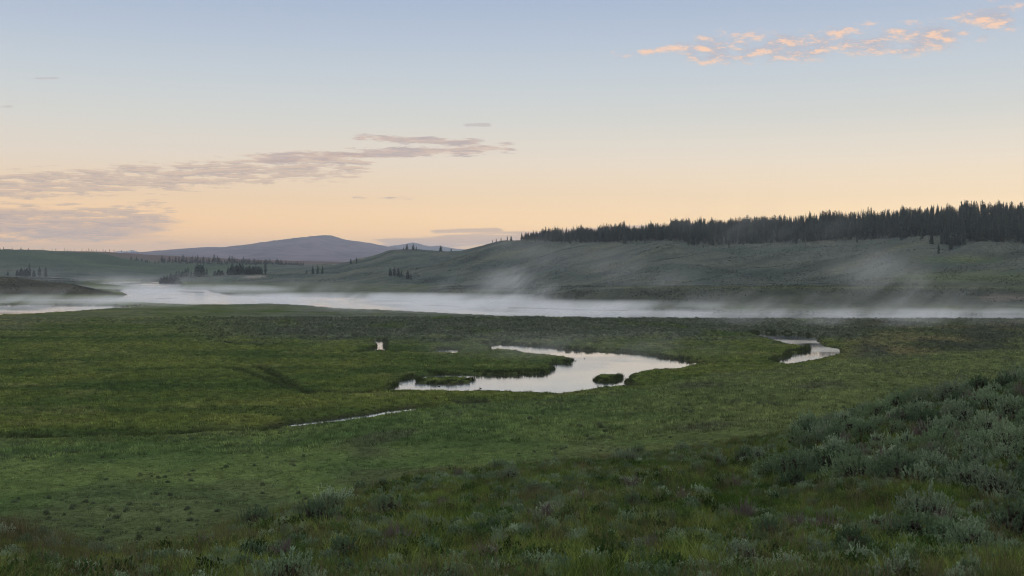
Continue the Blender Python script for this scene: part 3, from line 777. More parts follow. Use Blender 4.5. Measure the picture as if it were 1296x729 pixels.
# ------------------------------------------------------------------ grass
def forb(seed):
    v, f, tips = shoots_bush(600 + seed, 46, .5, .5, .10, .042, 6)
    return proto('forb', v, f, [M_FORB])
P_FORB = [forb(i) for i in range(4)]
u, d, x, y = wedge(9000, 10, 64, -120, 1420, 1.5)
dc = np.interp(u, NU, NDC); k = (d < dc * 1.6) & (fbm(x / 2.2, y / 2.2, 3, 115) > -.12) & ~((u < 180) & (d > 16))
u, d, x, y = u[k], d[k], x[k], y[k]
scatter('forbs', P_FORB, x, y, grid_at(u, d, ZG) - .03, RNG.uniform(.3, .8, len(x)), np.full((len(x), 3), .1), 'low leafy green forbs through the grass of the near slope')
u, d, x, y = wedge(62000, 9, 64, -120, 1420, 1.35)
dc = np.interp(u, NU, NDC); k = (d < dc * 1.6) & (fbm(x / 1.6, y / 1.6, 3, 116) > -.3) & (((u - 15) / 55) ** 2 + ((d - 27) / 4.5) ** 2 > RNG.random(len(u)) * 1.6)
u, d, x, y = u[k], d[k], x[k], y[k]
bc = grid_at(u, d, BASE) * RNG.uniform(.75, 1.35, len(x))[:, None]
scatter('grass', P_GRASS, x, y, grid_at(u, d, ZG) - .02, RNG.uniform(.6, 1.1, len(x)) * (1 + .9 * fbm(x / 1.1, y / 1.1, 2, 117)) * np.where((u < 190) & (d > 16), .5, 1.0), bc, 'dark green grass of the near slope')
u, d, x, y = wedge(9000, 9, 60, -120, 1420, 1.3)
dc = np.interp(u, NU, NDC); k = (d < dc * 1.4) & (fbm(x / 3.5, y / 3.5, 3, 111) > -.05)
u, d, x, y = u[k], d[k], x[k], y[k]
scatter('dry_grass', P_STRAW, x, y, grid_at(u, d, ZG) - .02, RNG.uniform(.6, 1.2, len(x)), np.full((len(x), 3), .1), 'pale dry seed stalks through the near grass')
u, d, x, y = wedge(150000, 45, 470, -260, 1560, 1.45)
pe = d - np.interp(u, cu, DT)
k = keep(u, d, x, y, d > 0) & (grid_at(u, d, DD) > .5) & ~((u > 1000) & (d < 60))
u, d, x, y = u[k], d[k], x[k], y[k]
bc = grid_at(u, d, BASE) * RNG.uniform(.6, 1.35, len(x))[:, None]
scatter('meadow_grass', P_MEADOW, x, y, grid_at(u, d, ZG) - .03, RNG.uniform(.4, 1.25, len(x)) * np.where(d < 120, .5, 1.0) * (1 + .7 * fbm(x / 2.4, y / 3.4, 2, 43) * (d > 150)), bc, 'short green grass over the slope and the marsh meadow')
# sedge along waters and ditches
sx = []; sy = []; sm = []
for (P, amp), st in zip(WATERS, (.28, .3, .3, .3, .3, .3, .3, .9, .8, 1.5)):
    Q_ = densify(P, st); lim = np.abs(ux(Q_[:, 0], Q_[:, 1]) - UC) < 900
    Q_ = Q_[lim]
    for _ in range(3):
        sx.append(Q_[:, 0] + RNG.normal(0, 1.3, len(Q_))); sy.append(Q_[:, 1] + RNG.normal(0, 1.3, len(Q_))); sm.append(np.full(len(Q_), .35 if 160 < P[:, 1].mean() < 195 else 1.0))
Q_ = np.concatenate([densify(P, .25) for P in ISLETS_W])
for _ in range(3): sx.append(Q_[:, 0] + RNG.normal(0, .8, len(Q_))); sy.append(Q_[:, 1] + RNG.normal(0, .8, len(Q_))); sm.append(np.full(len(Q_), .8))
for i_, L in enumerate(DITCH_W):
    for a, b in zip(L[:-1], L[1:]):
        m_ = max(2, int(np.linalg.norm(b - a) / (.12 if i_ == 7 else .3))); t = RNG.random(m_)
        sx.append(a[0] + (b[0] - a[0]) * t + RNG.normal(0, .7, m_)); sy.append(a[1] + (b[1] - a[1]) * t + RNG.normal(0, .7, m_)); sm.append(np.full(m_, 2.1 if i_ == 7 else 1.5))
_u, _d, _x, _y = wedge(26000, 150, 440, -260, 1560, 1.6)
_k = (_d > np.interp(_u, cu, DT)) & (fbm(_x / 46, _y / 17, 4, 151) > .17) & (grid_at(_u, _d, SD) > 4)
sx.append(_x[_k]); sy.append(_y[_k]); sm.append(np.full(int(_k.sum()), 1.25))
x = np.concatenate(sx); y = np.concatenate(sy); u = ux(x, y); sm = np.concatenate(sm)
s_ = grid_at(u, y, SD); k = (s_ > .15) & (s_ < 3.2) | ((s_ >= 3.2) & ((grid_at(u, y, DD) < 1.8) | (sm == 1.25)))
k &= (fbm(x / 6, y / 6, 3, 141) > -.22) | (sm > 2)
x, y, u, sm = x[k], y[k], u[k], sm[k]
scatter('sedge', P_SEDGE, x, y, grid_at(u, y, ZG) - .05, RNG.uniform(.5, 1.1, len(x)) * sm * np.where(grid_at(ux(x, y - 4.), y - 4., SD) < .3, 1.5, .5), np.full((len(x), 3), .1), 'dark sedge fringing the pond, the channels and the river')

# ------------------------------------------------------------------ trees
M_NEEDLE = leaf_material('conifer_needles', [(.024, .044, .038), (.036, .060, .048), (.050, .074, .058)], False, .6, .1)
M_BARK = bark_material('conifer_bark', (.05, .038, .03), (.10, .08, .065), 2)
def conifer(seed, h, rad, clear, droop=.35, dens=1.0):
    r = np.random.default_rng(seed)
    tv = []; tf = []; n = 6; lv = [(-.4, .011 * h + .05), (h * .3, .009 * h + .03), (h * .97, .02)]
    for z, q in lv:
        for k in range(n): tv.append((q * math.cos(k * 6.283 / n), q * math.sin(k * 6.283 / n), z))
    for i in range(2):
        for k in range(n): tf.append((i*n + k, i*n + (k+1) % n, (i+1)*n + (k+1) % n, (i+1)*n + k))
    V = []; Fc = []; z = h * clear
    while z < h * .99:
        t = (z - h * clear) / (h * (1 - clear))
        env = rad * (min(1, .6 + t * 1.8)) * (1 - t) ** .6 + .15
        for b_ in range(int(r.integers(6, 9) * dens)):
            if r.random() < .12: continue
            a = r.uniform(0, 6.283); L_ = env * r.uniform(.5, 1.15); w = L_ * r.uniform(.42, .7)
            dz = -droop * L_ * r.uniform(.3, 1.2); ca, sa = math.cos(a), math.sin(a)
            for tw in (-.5, .5):
                b = len(V); rl = r.normal(0, .25)
                V += [(0, 0, z + .1), (ca*L_*.55 - sa*w*.5, sa*L_*.55 + ca*w*.5, z + dz*.4 + tw*w*.5 + rl*.2), (ca*L_, sa*L_, z + dz), (ca*L_*.5 + sa*w*.5, sa*L_*.5 - ca*w*.5, z + dz*.4 - tw*w*.5)]
                Fc.append((b, b+1, b+2, b+3))
        z += h * r.uniform(.028, .05)
    b = len(V); V += [(-.12, 0, h*.93), (0, .12, h*.93), (.12, 0, h*.93), (0, 0, h*1.03)]; Fc.append((b, b+1, b+2, b+3))
    return mesh_np('trunk', np.array(tv), np.array(tf), [M_BARK]), mesh_np('crown', np.array(V), np.array(Fc), [M_NEEDLE])
SLIM = [conifer(500 + s, 10, r_, c_, d_) for s, (r_, c_, d_) in enumerate([(1.5, .1, .3), (1.3, .16, .25), (1.75, .06, .4), (1.4, .2, .2), (1.6, .12, .35), (1.2, .08, .45)])]
BUSHY = [conifer(520 + s, 10, r_, .04, .3, 1.4) for s, r_ in enumerate([2.4, 2.9, 2.1, 3.4])]
SNAG = [conifer(540, 10, .6, .55, .2, .4)]
def tree(u, d, h, kind, label, group, name='conifer', wide=1.0):
    x = (u - UC) / F * d
    tr, cr = random.choice(kind)
    r = bpy.data.objects.new(name, None); link(r)
    r.location = (x, d, height(x, d) - .1); r.rotation_euler = (random.gauss(0, .02), random.gauss(0, .02), random.uniform(0, 6.283))
    s = h / 10; r.scale = (s * wide, s * wide, s)
    tag(r, label, 'tree', group)
    for nm, me in (('trunk', tr), ('crown', cr)):
        c = bpy.data.objects.new(nm, me); c.parent = r; link(c)
    return r
# the ridge forest
FE_U = [655,690,740,800,862,872,930,1000,1070,1160,1215,1228,1260,1296,1600]
FE_Y = [303,306,307,305.5,303,309.5,309.5,306.5,304.5,299.5,299,306,306.5,308.5,304]
cand = []
for _ in range(9000):
    u = random.uniform(640, 1420)
    ye = float(np.interp(u, FE_U, FE_Y)) + random.uniform(-.8, .8)
    d0 = EDGE = None
    cand.append([u, ye])
cu_ = np.array([c[0] for c in cand]); ye_ = np.array([c[1] for c in cand])
dl = np.linspace(800, 1420, 500)
ZZ = np.stack([grid_at(cu_, np.full(len(cu_), q), ZG) for q in dl])
YY = YH + F * (HC - ZZ) / dl[:, None]
first = np.argmax(YY <= ye_[None, :], 0); has = (YY <= ye_[None, :]).any(0)
dfront = dl[first]
forest = []
for i in np.nonzero(has)[0]:
    u = cu_[i]; crest = float(np.interp(u, [640, 740, 850, 950, 1050, 1200, 1600], [1340, 1335, 1260, 1200, 1190, 1180, 1180]))
    depth = max(8, crest - dfront[i])
    d = dfront[i] + depth * random.random() ** 1.5
    if u < 668 and random.random() < .5: continue
    forest.append((u, d, d - dfront[i], random.choice((random.uniform(.5, .9), random.uniform(.8, 1.0), random.uniform(.85, 1.05), random.uniform(.95, 1.22)))))
sel_f = []; occ = {}
for f_ in forest:
    x = (f_[0] - UC) / F * f_[1]; key = (int(x // 2.9), int(f_[1] // 5.5))
    if key in occ: continue
    occ[key] = 1; sel_f.append(f_)
sel_f.sort(key=lambda q: q[2])
front = [q for q in sel_f if -40 < q[0] < 1330]
solo = front[:125]; sid = set(id(q) for q in solo)
def forest_h(u, s): return s * (1 + .5 * float(fbm(np.array([u / 14.]), np.array([.3]), 3, 161)[0])) * float(np.interp(u, [650, 700, 800, 900, 1000, 1296], [8.5, 11, 13, 13.6, 12.6, 12.2]))
for (u, d, _, s) in solo:
    if random.random() < .34: d -= random.uniform(3, 20); s *= random.uniform(.4, .75)
    tree(u, d, forest_h(u, s), SLIM if random.random() < .8 else BUSHY[:3], 'slim dark conifer on the front edge of the ridge forest', 'conifers on the front edge of the ridge forest', wide=random.uniform(.8, 1.4))
P_TREES = []
for tr, cr in SLIM:
    a = np.empty(len(tr.vertices) * 3, np.float32); tr.vertices.foreach_get('co', a); b = np.empty(len(cr.vertices) * 3, np.float32); cr.vertices.foreach_get('co', b)
    fa = np.array([tuple(p.vertices) for p in tr.polygons]); fb = np.array([tuple(p.vertices) for p in cr.polygons]) + len(tr.vertices)
    P_TREES.append(proto('forest_tree', np.concatenate([a, b]).reshape(-1, 3), np.concatenate([fa, fb]), [M_BARK, M_NEEDLE], fmat=np.r_[np.zeros(len(fa)), np.ones(len(fb))]))
rest = [q for q in sel_f if id(q) not in sid]
fu_ = np.array([q[0] for q in rest]); fd_ = np.array([q[1] for q in rest])
fs_ = np.array([forest_h(q[0], q[3]) / 10 for q in rest])
scatter('forest', P_TREES, (fu_ - UC) / F * fd_, fd_, grid_at(fu_, fd_, ZG) - .1, fs_, np.full((len(rest), 3), .1), 'dark conifer forest filling the ridge behind its front trees')
print('forest', len(sel_f))

def row_tree(u, yb, d0, hpx, kind, label, group, wide=1.0, lo=None, hi=None):
    """a tree whose foot is seen at (u, yb); d0 when given fixes its distance"""
    d = d0
    if d is None: d = d_for_row(u, yb, lo, hi) or hi; hpx = hpx * 1.25 + 1
    return tree(u, d, hpx * d / F, kind, label, group, wide=wide)
# trees on the hill skyline
for (u, h, lab, kd, w) in [(511, 3, 'smallest conifer at the left end of the hilltop line', BUSHY, .8), (515, 7.5, 'left conifer of the tight skyline trio on the hill', SLIM, 1.6), (523, 7.5, 'middle conifer of the tight skyline trio on the hill', SLIM, 1.5),
                           (527, 5, 'right and shortest conifer of the tight skyline trio', SLIM, 1.6), (558, 8, 'tall lone conifer standing apart on the hill skyline', SLIM, 1.8), (571, 4, 'short lone conifer right of the tall lone skyline one', BUSHY, .8)]:
    tree(u, 1420, (h + 1) * 1420 / F, kd, lab, 'conifers on the bare hill skyline', wide=w * 1.3)
for (u, h, lab) in [(623, 4, 'lowest round conifer climbing to the ridge forest'), (628, 4.5, 'second round conifer climbing to the ridge forest'), (634, 5.5, 'third round conifer climbing to the ridge forest'), (642, 7, 'leaning tall conifer just left of the ridge forest'), (647, 6.5, 'round conifer nearest the left tip of the ridge forest')]:
    tree(u, 1345, (h + 1) * 1345 / F, BUSHY, lab, 'conifers climbing the skyline left of the ridge forest', wide=.8)
# gully trees on the right hill
for (u, yb, h, lab) in [(1179, 309, 12, 'upright conifer left of the gully clump on the right hill'), (1188, 321, 10, 'small round conifer lowest in the gully of the right hill'), (1203, 316, 9, 'low rounded conifer half way up the gully clump'), (1192, 309, 12, 'conifer at the back left of the gully clump'),
                        (1199, 309.5, 15, 'conifer in the middle of the gully clump'), (1207, 311, 16, 'broad conifer right of centre in the gully clump'), (1214, 311, 17, 'broadest conifer in the gully clump'), (1220, 310, 14, 'rightmost conifer of the gully clump')]:
    row_tree(u, yb, None, h, BUSHY, lab, 'conifers in the gully of the right hill', .85, 760, 990)
# dark clumps on the near hill foot
for (u, h, yb, lab) in [(388, 4, 347, 'tiny conifer left of the knoll clump'), (396, 8, 347, 'left conifer of the three tree knoll clump'), (402, 8.5, 347, 'middle conifer of the three tree knoll clump'), (408, 8.5, 347, 'right conifer of the three tree knoll clump'),
                        (494, 8, 349.5, 'left round conifer of the hill foot grove'), (499, 9, 349.5, 'second round conifer of the hill foot grove'), (504, 8.5, 350, 'broad middle conifer of the hill foot grove'), (508, 7, 350.5, 'right round conifer of the hill foot grove'),
                        (516, 9, 354, 'dark conifer just right of the hill foot grove'), (520, 7, 355, 'shortest conifer right of the hill foot grove'), (444, 5, 334, 'left small conifer on the brow under the mountain'), (451, 6, 333.5, 'right small conifer on the brow under the mountain')]:
    row_tree(u, yb, None, h, BUSHY, lab, 'conifers dotted on the hill foot', .85, 1060, 1500)
# grove on the low spit left of centre
xs_ = [204, 208, 212, 216, 220, 223, 227, 231, 235, 238, 242, 247, 250, 254, 257, 262, 272, 277, 281, 289, 294, 299, 303, 306, 312, 316, 320, 324, 328, 331, 336]
hs_ = [4, 5, 6, 7, 7, 9, 6, 5, 6, 7, 5, 8, 9, 9, 8, 6, 3, 4, 3, 6, 8, 7, 8.5, 8, 6, 7, 6, 6.5, 6, 5, 9]
for u, h in zip(xs_, hs_):
    tree(u, 1250 + random.uniform(-6, 8), (h * 1.5 + 2.5) * 1250 / F, BUSHY if random.random() < .6 else SLIM, 'dark conifer in the broken row on the low misty spit', 'conifers on the low spit', wide=1.6)
# far row beyond it
far_row = []
u = 166.
while u < 385:
    far_row.append(u); u += random.uniform(2.0, 4.5) if u < 300 else random.uniform(1.6, 3)
for u in far_row:
    h = random.uniform(6, 12) * (.55 if u < 205 else 1) * float(np.interp(u, [300, 385], [1, .55]))
    tree(u, 2000 + random.uniform(-25, 10), h * 2000 / F, SLIM, 'hazy blue conifer in the far row under the mountain', 'conifers in the far row', wide=2.1)
# clump at the far left
for (u, h, lab) in [(22, 7, 'leftmost conifer of the far left clump'), (27, 9, 'second conifer of the far left clump'), (31, 8, 'third conifer of the far left clump'), (34, 9, 'dense conifer left of the tallest in the far left clump'),
                    (37, 14, 'tallest conifer of the far left clump'), (43, 7, 'short slim conifer between the tall one and the pair'), (50, 11, 'pointed conifer of the pair right of the clump'), (58, 10.5, 'rightmost conifer beside the pale slide scar'), (10, 5, 'faint small conifer left of the far left clump')]:
    tree(u, 1330, (h * 1.15 + 1) * 1330 / F, SLIM if h > 9.5 else BUSHY[:3], lab, 'conifers in the far left clump', wide=1.5)
u = -20.
while u < 175:                                    # thin fringe on the far left skyline
    u += random.uniform(3, 12) if u < 100 else random.uniform(2.5, 6)
    d_ = 2000 if u < 66 else 3200
    tree(u, d_, random.uniform(2.2, 4.4) * d_ / F, SLIM, 'tiny conifer on the far left hill skyline', 'conifers fringing the far left skyline', wide=1.3)

# ------------------------------------------------------------------ waterbirds resting on the pond
M_BIRD = bark_material('dark_feathers', (.02, .018, .016), (.06, .05, .04), 20)
def bird_mesh():
    spine = [(-.30, .10, .012), (-.24, .10, .06), (-.12, .08, .115), (.02, .07, .125), (.13, .09, .10), (.19, .15, .055), (.205, .22, .042), (.22, .27, .052), (.255, .285, .045), (.29, .278, .02), (.345, .27, .012)]
    V = []; Fc = []; n = 8
    for (x, z, r) in spine:
        for k in range(n):
            a = k * 2 * math.pi / n; V.append((x, math.cos(a) * r, z + math.sin(a) * r * .85))
    for i in range(len(spine) - 1):
        for k in range(n): Fc.append((i*n + k, i*n + (k+1) % n, (i+1)*n + (k+1) % n, (i+1)*n + k))
    Fc += [(0, 2, 4, 6)]
    return mesh_np('waterbird', np.array(V), np.array(Fc), [M_BIRD], smooth=True)
BM = bird_mesh()
for (u, y, lab) in [(608, 491.8, 'dark waterbird afloat by the near shore of the pond'), (685, 476.2, 'dark waterbird afloat in the middle of the pond'), (728.5, 457, 'dark waterbird off the tip of the grassy spit'), (740, 454, 'dark waterbird on open pond water right of the spit'), (695, 448.6, 'dark waterbird in the upper arm of the pond'), (556, 489.5, 'dark waterbird at the left end of the pond')]:
    x, d = ground_at(u, y)
    o = link(bpy.data.objects.new('waterbird', BM)); o.location = (x, d, -.03); o.rotation_euler = (0, 0, random.uniform(0, 6.28))
    tag(o, lab, 'bird', 'waterbirds on the pond')

# ------------------------------------------------------------------ air
def box(name, x0, x1, y0, y1, z0, z1, mat):
    v = [(x, y, z) for z in (z0, z1) for y in (y0, y1) for x in (x0, x1)]
    f = [(0, 2, 3, 1), (4, 5, 7, 6), (0, 1, 5, 4), (2, 6, 7, 3), (0, 4, 6, 2), (1, 3, 7, 5)]
    o = link(bpy.data.objects.new(name, mesh_np(name, np.array(v), np.array(f), [mat])))
    return o
HAZE = 8e-5
m, nt, N, L = new_mat('haze')
pv = N.new('ShaderNodeVolumePrincipled'); pv.inputs['Color'].default_value = (.76, .85, 1.0, 1); pv.inputs['Density'].default_value = HAZE; pv.inputs['Anisotropy'].default_value = 0.0
o_ = N.new('ShaderNodeOutputMaterial'); L.new(pv.outputs[0], o_.inputs['Volume'])
tag(box('haze', -46000, 46000, -60, 17500, -3, 262, m), 'thin pale morning haze filling the valley', kind='stuff')

def mist_mat(dens, nscale, thr, vstretch, seed, soft=.3):
    m, nt, N, L = new_mat('mist'); g = G(nt)
    ob = g.n('ShaderNodeTexCoord').outputs['Object']
    r2 = g.vm('DOT_PRODUCT', ob, ob).outputs['Value']
    fall = g.m('POWER', g.m('SUBTRACT', 1.0, r2, clamp=True), 1.6)
    pos = g.n('ShaderNodeNewGeometry').outputs['Position']
    sx_ = g.n('ShaderNodeSeparateXYZ'); L.new(pos, sx_.inputs[0])
    sh = g.xyz(g.m('SUBTRACT', sx_.outputs[0], g.m('MULTIPLY', sx_.outputs[2], 1.1)), g.m('MULTIPLY', sx_.outputs[1], .7), g.m('DIVIDE', sx_.outputs[2], vstretch))
    p = g.vm('ADD', sh, (seed * 37.1, seed * 11.3, seed * 5.7)).outputs[0]
    n = g.noise(p, nscale, 5, .62)
    d = g.m('MULTIPLY', g.ss(thr, thr + soft, n), fall)
    sc = g.n('ShaderNodeVolumePrincipled'); sc.inputs['Color'].default_value = (.93, .94, .96, 1); sc.inputs['Anisotropy'].default_value = .1
    L.new(g.m('MULTIPLY', d, dens), sc.inputs['Density'])
    o = g.n('ShaderNodeOutputMaterial'); L.new(sc.outputs[0], o.inputs['Volume'])
    return m
import bmesh
_bm = bmesh.new(); bmesh.ops.create_icosphere(_bm, subdivisions=3, radius=1.0)
ICO_V = np.array([v.co[:] for v in _bm.verts]); ICO_F = np.array([[v.index for v in f.verts] for f in _bm.faces]); _bm.free()
def mist(u, d, z, rx, ry, rz, dens, label, nscale=.03, thr=.42, vs=1.0, rot=0, lean=0, soft=.3, step=.12):
    x = (u - UC) / F * d
    mt = mist_mat(dens, nscale, thr, vs, len([o for o in bpy.data.objects if o.name.startswith('mist')]), soft)
    mt.cycles.volume_step_rate = step
    me = mesh_np('mist', ICO_V, ICO_F, [mt])
    o = link(bpy.data.objects.new('mist', me)); o.location = (x, d, z); o.scale = (rx, ry, rz); o.rotation_euler = (0, lean, rot)
    return tag(o, label, kind='stuff', group='mist over the river')
# low sheets lying on the river
mist(1150, 495, .5, 230, 34, 3.6, .05, 'low mist sheet on the narrow right reach of the river', .035, .40)
mist(700, 560, .5, 160, 75, 5, .065, 'low mist sheet where the river narrows to the right', .03, .38)
mist(430, 680, .5, 185, 70, 5.5, .075, 'thick low mist sheet along the middle of the river', .03, .34)
mist(195, 880, .5, 150, 110, 6.5, .045, 'mist over the upstream pool of the river', .022, .36)
mist(50, 620, .5, 170, 80, 6, .04, 'mist sheet over the left slough and its island', .03, .40)
mist(150, 1210, 2, 110, 90, 9, .008, 'mist over the far upstream reach below the hills', .02, .36)
# rising wisps
mist(662, 640, 8, 34, 26, 16, .05, 'bright mist plume rising by the dark point', .05, .42, 1.4, .1, .25)
mist(610, 690, 7, 55, 40, 18, .012, 'thin mist trailing left of the bright plume', .04, .44, 1.4)
mist(1180, 530, 8, 95, 40, 19, .017, 'tall slanting wisp above the right reach of the river', .04, .44, 1.5, 0, .3)
mist(1000, 540, 4, 160, 40, 9, .009, 'long torn veil along the far bank of the right reach', .045, .44, 1.0)
mist(850, 590, 4, 110, 40, 10, .009, 'torn veil in front of the dark far bank', .045, .45, 1.0)
mist(1080, 430, 3, 85, 48, 10, .03, 'thin mist drifting off the small inlet onto the sage flat', .05, .44, 1.2)
mist(985, 610, 42, 95, 50, 22, .0065, 'faint smoky wisp in front of the ridge forest', .035, .44, 1.2, 0, .2)
mist(780, 640, 20, 130, 60, 18, .005, 'faint veil across the lower hillside', .035, .44, 1.2, 0, .2)
mist(330, 800, 5, 120, 60, 9, .010, 'wispy mist over the meadow on the far bank', .035, .44, 1.2)
mist(255, 1090, 7, 75, 50, 11, .006, 'mist rising before the low spit of conifers', .03, .42, 1.3)
mist(735, 285, 2.0, 46, 42, 6, .009, 'thin vapour lifting off the far side of the pond', .07, .42, 1.2)
mist(560, 300, 2, 50, 35, 5, .003, 'barely visible vapour over the marsh left of the pond', .06, .42, 1.2)
mist(90, 1100, 8, 110, 80, 12, .003, 'mist behind the dark left headland', .025, .42, 1.3)
mist(60, 705, 3, 110, 30, 7, .014, 'wisps curling along the foot of the dark left headland', .05, .44, 1.2)

# ------------------------------------------------------------------ sky
W = bpy.data.worlds.new('World'); S.world = W; W.use_nodes = True
nt = W.node_tree; nt.nodes.clear(); g = G(nt)
dirv = g.vm('NORMALIZE', g.n('ShaderNodeTexCoord').outputs['Generated']).outputs[0]
sp = g.n('ShaderNodeSeparateXYZ'); nt.links.new(dirv, sp.inputs[0])
el = g.m('MULTIPLY', g.m('ARCSINE', sp.outputs[2]), 180 / math.pi)
az = g.m('MULTIPLY', g.m('ARCTAN2', sp.outputs[0], sp.outputs[1]), 180 / math.pi)
t = g.m('DIVIDE', g.m('MAXIMUM', el, 0.0), 90.0)
def stops(l): return [(e / 90, (c if max(c) < 4 else srgb(*c))) for e, c in l]
UPPER = [(7.4, (206, 206, 201)), (9.4, (191, 199, 205)), (11.4, (176, 188, 204)), (13.6, (161, 176, 200)), (22, (196, 204, 216)), (45, (236, 239, 243)), (90, (243, 245, 247))]  # stops above the frame raised past a dawn zenith, as added fill on the land
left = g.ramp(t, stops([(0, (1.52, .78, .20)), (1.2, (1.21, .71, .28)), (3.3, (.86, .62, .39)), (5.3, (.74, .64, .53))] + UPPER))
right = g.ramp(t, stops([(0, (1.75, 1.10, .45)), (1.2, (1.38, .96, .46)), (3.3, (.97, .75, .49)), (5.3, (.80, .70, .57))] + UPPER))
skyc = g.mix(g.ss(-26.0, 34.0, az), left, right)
# clouds: ragged bands given by bearing and height in the sky
def azd(u): return math.degrees(math.atan((u - UC) / F))
def eld(y, u=648): return math.degrees(math.atan((YH - y) / F * math.cos(math.radians(azd(u)))))
def band(u0, y0, u1, y1, half, soft_u):
    """fuzzy strip from (u0,y0) to (u1,y1)"""
    a0, e0, a1, e1 = azd(u0), eld(y0, u0), azd(u1), eld(y1, u1)
    line = g.m('ADD', g.m('MULTIPLY', g.m('SUBTRACT', az, a0), (e1 - e0) / (a1 - a0)), e0)
    dd_ = g.m('DIVIDE', g.m('SUBTRACT', el, line), half)
    v = g.m('SUBTRACT', 1.0, g.m('MULTIPLY', dd_, dd_), clamp=True)
    w = g.m('MULTIPLY', g.ss(a0 - soft_u, a0 + soft_u, az), g.ss(a1 + soft_u, a1 - soft_u, az))
    return g.m('MULTIPLY', v, w)
def cl_noise(sx, sy, off, detail=6, de=0.0, rough=.6):
    e = g.m('ADD', el, de) if de else el
    wv = g.xyz(g.m('MULTIPLY', g.m('ADD', az, g.m('MULTIPLY', e, .35)), sx), g.m('MULTIPLY', e, sy), off)
    return g.noise(wv, 1.0, detail, rough)
def cover(nz, mask, lo, hi):
    return g.ss(lo, hi, g.m('ADD', nz, g.m('MULTIPLY', g.m('SUBTRACT', mask, 1.0), .45)))
nA = cl_noise(.60, 5.4, 3.1, 8, rough=.66); nA2 = cl_noise(.60, 5.4, 3.1, 8, de=.08, rough=.66)
mA = g.m('MAXIMUM', band(-60, 282, 235, 272, 1.3, 1.6), band(-60, 240, 480, 205, 1.35, 1.5))
mA = g.m('MAXIMUM', mA, g.m('MULTIPLY', band(-200, 300, 180, 292, .8, 1.5), 1.0))
cA = g.m('MULTIPLY', cover(nA, mA, .365, .50), .74)
nB = cl_noise(.55, 4.6, 7.7, 7, rough=.66)
mB = g.m('MAXIMUM', band(300, 201, 660, 186, .50, 1.0), band(440, 174, 615, 180, .32, .8))
mB = g.m('MAXIMUM', mB, g.m('MULTIPLY', band(440, 250, 530, 251, .18, .6), .9))
nF = cl_noise(.22, 2.2, 9.4, 5)
cF = g.m('MULTIPLY', cover(nF, band(-300, 268, 225, 288, 1.15, 2.2), .22, .50), .5)
cB = g.m('MULTIPLY', cover(nB, mB, .34, .48), .75)
nC = cl_noise(.62, 1.7, 1.9, 8, rough=.68); nC2 = cl_noise(.62, 1.7, 1.9, 8, de=-.25, rough=.68)
mC = g.m('MAXIMUM', g.m('MAXIMUM', g.m('MULTIPLY', band(770, 72, 900, 58, .5, 1.0), .8), band(850, 64, 1230, 44, 1.35, 1.6)), band(1200, 34, 1300, 14, 1.5, .9))
cC = g.m('MULTIPLY', cover(nC, mC, .31, .58), .88)
nD = cl_noise(.16, 3.0, 5.3)
mD = g.m('MAXIMUM', band(470, 312, 850, 289, .50, 1.2), g.m('MULTIPLY', band(540, 292, 640, 290, .22, .6), .95))
cD = g.m('MULTIPLY', cover(nD, mD, .28, .42), .62)
nE = cl_noise(.5, 3.4, 12.0)
mE = g.m('MAXIMUM', band(40, 99, 76, 99, .09, .3), band(-40, 136, 18, 135, .12, .3)); mE = g.m('MAXIMUM', mE, band(585, 158, 622, 158, .14, .3))
cE = g.m('MULTIPLY', cover(nE, mE, .26, .5), .5)
relA = g.ss(-.06, .08, g.m('SUBTRACT', nA, nA2)); relC = g.ss(-.05, .14, g.m('SUBTRACT', nC, nC2))
colA = g.mix(relA, (*srgb(172, 156, 154), 1), (*srgb(206, 178, 158), 1))
colB = g.mix(g.ss(.4, .65, nB), (*srgb(206, 176, 158), 1), (*srgb(166, 152, 156), 1))
colC = g.mix(relC, (*srgb(176, 176, 186), 1), (*srgb(244, 200, 168), 1))
sk = g.mix(cD, skyc, (*srgb(186, 160, 152), 1))
sk = g.mix(cF, sk, (*srgb(190, 164, 156), 1)); sk = g.mix(cA, sk, colA); sk = g.mix(cB, sk, colB); sk = g.mix(cC, sk, colC); sk = g.mix(cE, sk, (*srgb(176, 164, 166), 1))
SUN_EL, SUN_AZ = math.radians(3.0), math.radians(48)       # low sun still behind the ridge to the right
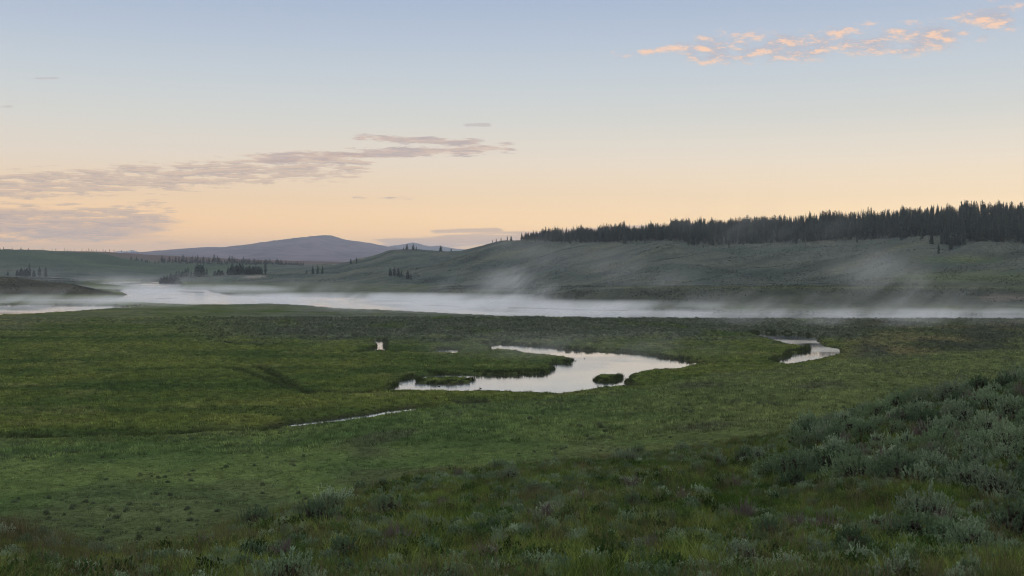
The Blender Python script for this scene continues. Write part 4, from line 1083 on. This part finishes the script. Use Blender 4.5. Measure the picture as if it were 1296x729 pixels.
ns = g.n('ShaderNodeTexSky', sky_type='NISHITA', sun_disc=False)
ns.sun_elevation = SUN_EL; ns.sun_rotation = SUN_AZ; ns.altitude = 2300
bgs = g.n('ShaderNodeBackground'); nt.links.new(ns.outputs[0], bgs.inputs[0]); bgs.inputs[1].default_value = 0.004
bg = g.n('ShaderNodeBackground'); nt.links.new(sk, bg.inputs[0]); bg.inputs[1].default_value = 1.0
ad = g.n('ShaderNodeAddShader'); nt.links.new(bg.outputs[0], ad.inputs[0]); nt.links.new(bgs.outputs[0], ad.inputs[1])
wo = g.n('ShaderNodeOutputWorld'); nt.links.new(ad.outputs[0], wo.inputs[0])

sl = bpy.data.lights.new('sun', 'SUN'); sl.energy = 0.06; sl.angle = math.radians(12); sl.color = (1, .82, .64)
so_ = link(bpy.data.objects.new('sun', sl))
sdv = Vector((math.sin(SUN_AZ) * math.cos(SUN_EL), math.cos(SUN_AZ) * math.cos(SUN_EL), math.sin(SUN_EL)))
so_.rotation_euler = sdv.to_track_quat('Z', 'Y').to_euler()

# ------------------------------------------------------------------ camera and render settings
cam = bpy.data.cameras.new('camera'); co = link(bpy.data.objects.new('camera', cam))
cam.sensor_width = 36; cam.lens = F / 1296 * 36; cam.shift_y = -(364.5 - YH) / 1296
cam.clip_start = .1; cam.clip_end = 60000
co.location = (0, 0, HC); co.rotation_euler = (math.radians(90), 0, 0)
S.camera = co
S.view_settings.view_transform = 'Standard'; S.view_settings.look = 'None'
S.view_settings.exposure = 0.16; S.view_settings.gamma = 1; S.view_settings.use_curve_mapping = False
S.render.engine = 'CYCLES'
cy = S.cycles
cy.max_bounces = 6; cy.diffuse_bounces = 2; cy.glossy_bounces = 2; cy.transmission_bounces = 2; cy.volume_bounces = 2; cy.transparent_max_bounces = 6
cy.use_denoising = True; cy.denoiser = 'OPENIMAGEDENOISE'; cy.use_adaptive_sampling = True; cy.adaptive_threshold = .006; cy.filter_width = 1.1
cy.volume_max_steps = 256; cy.caustics_reflective = False; cy.caustics_refractive = False
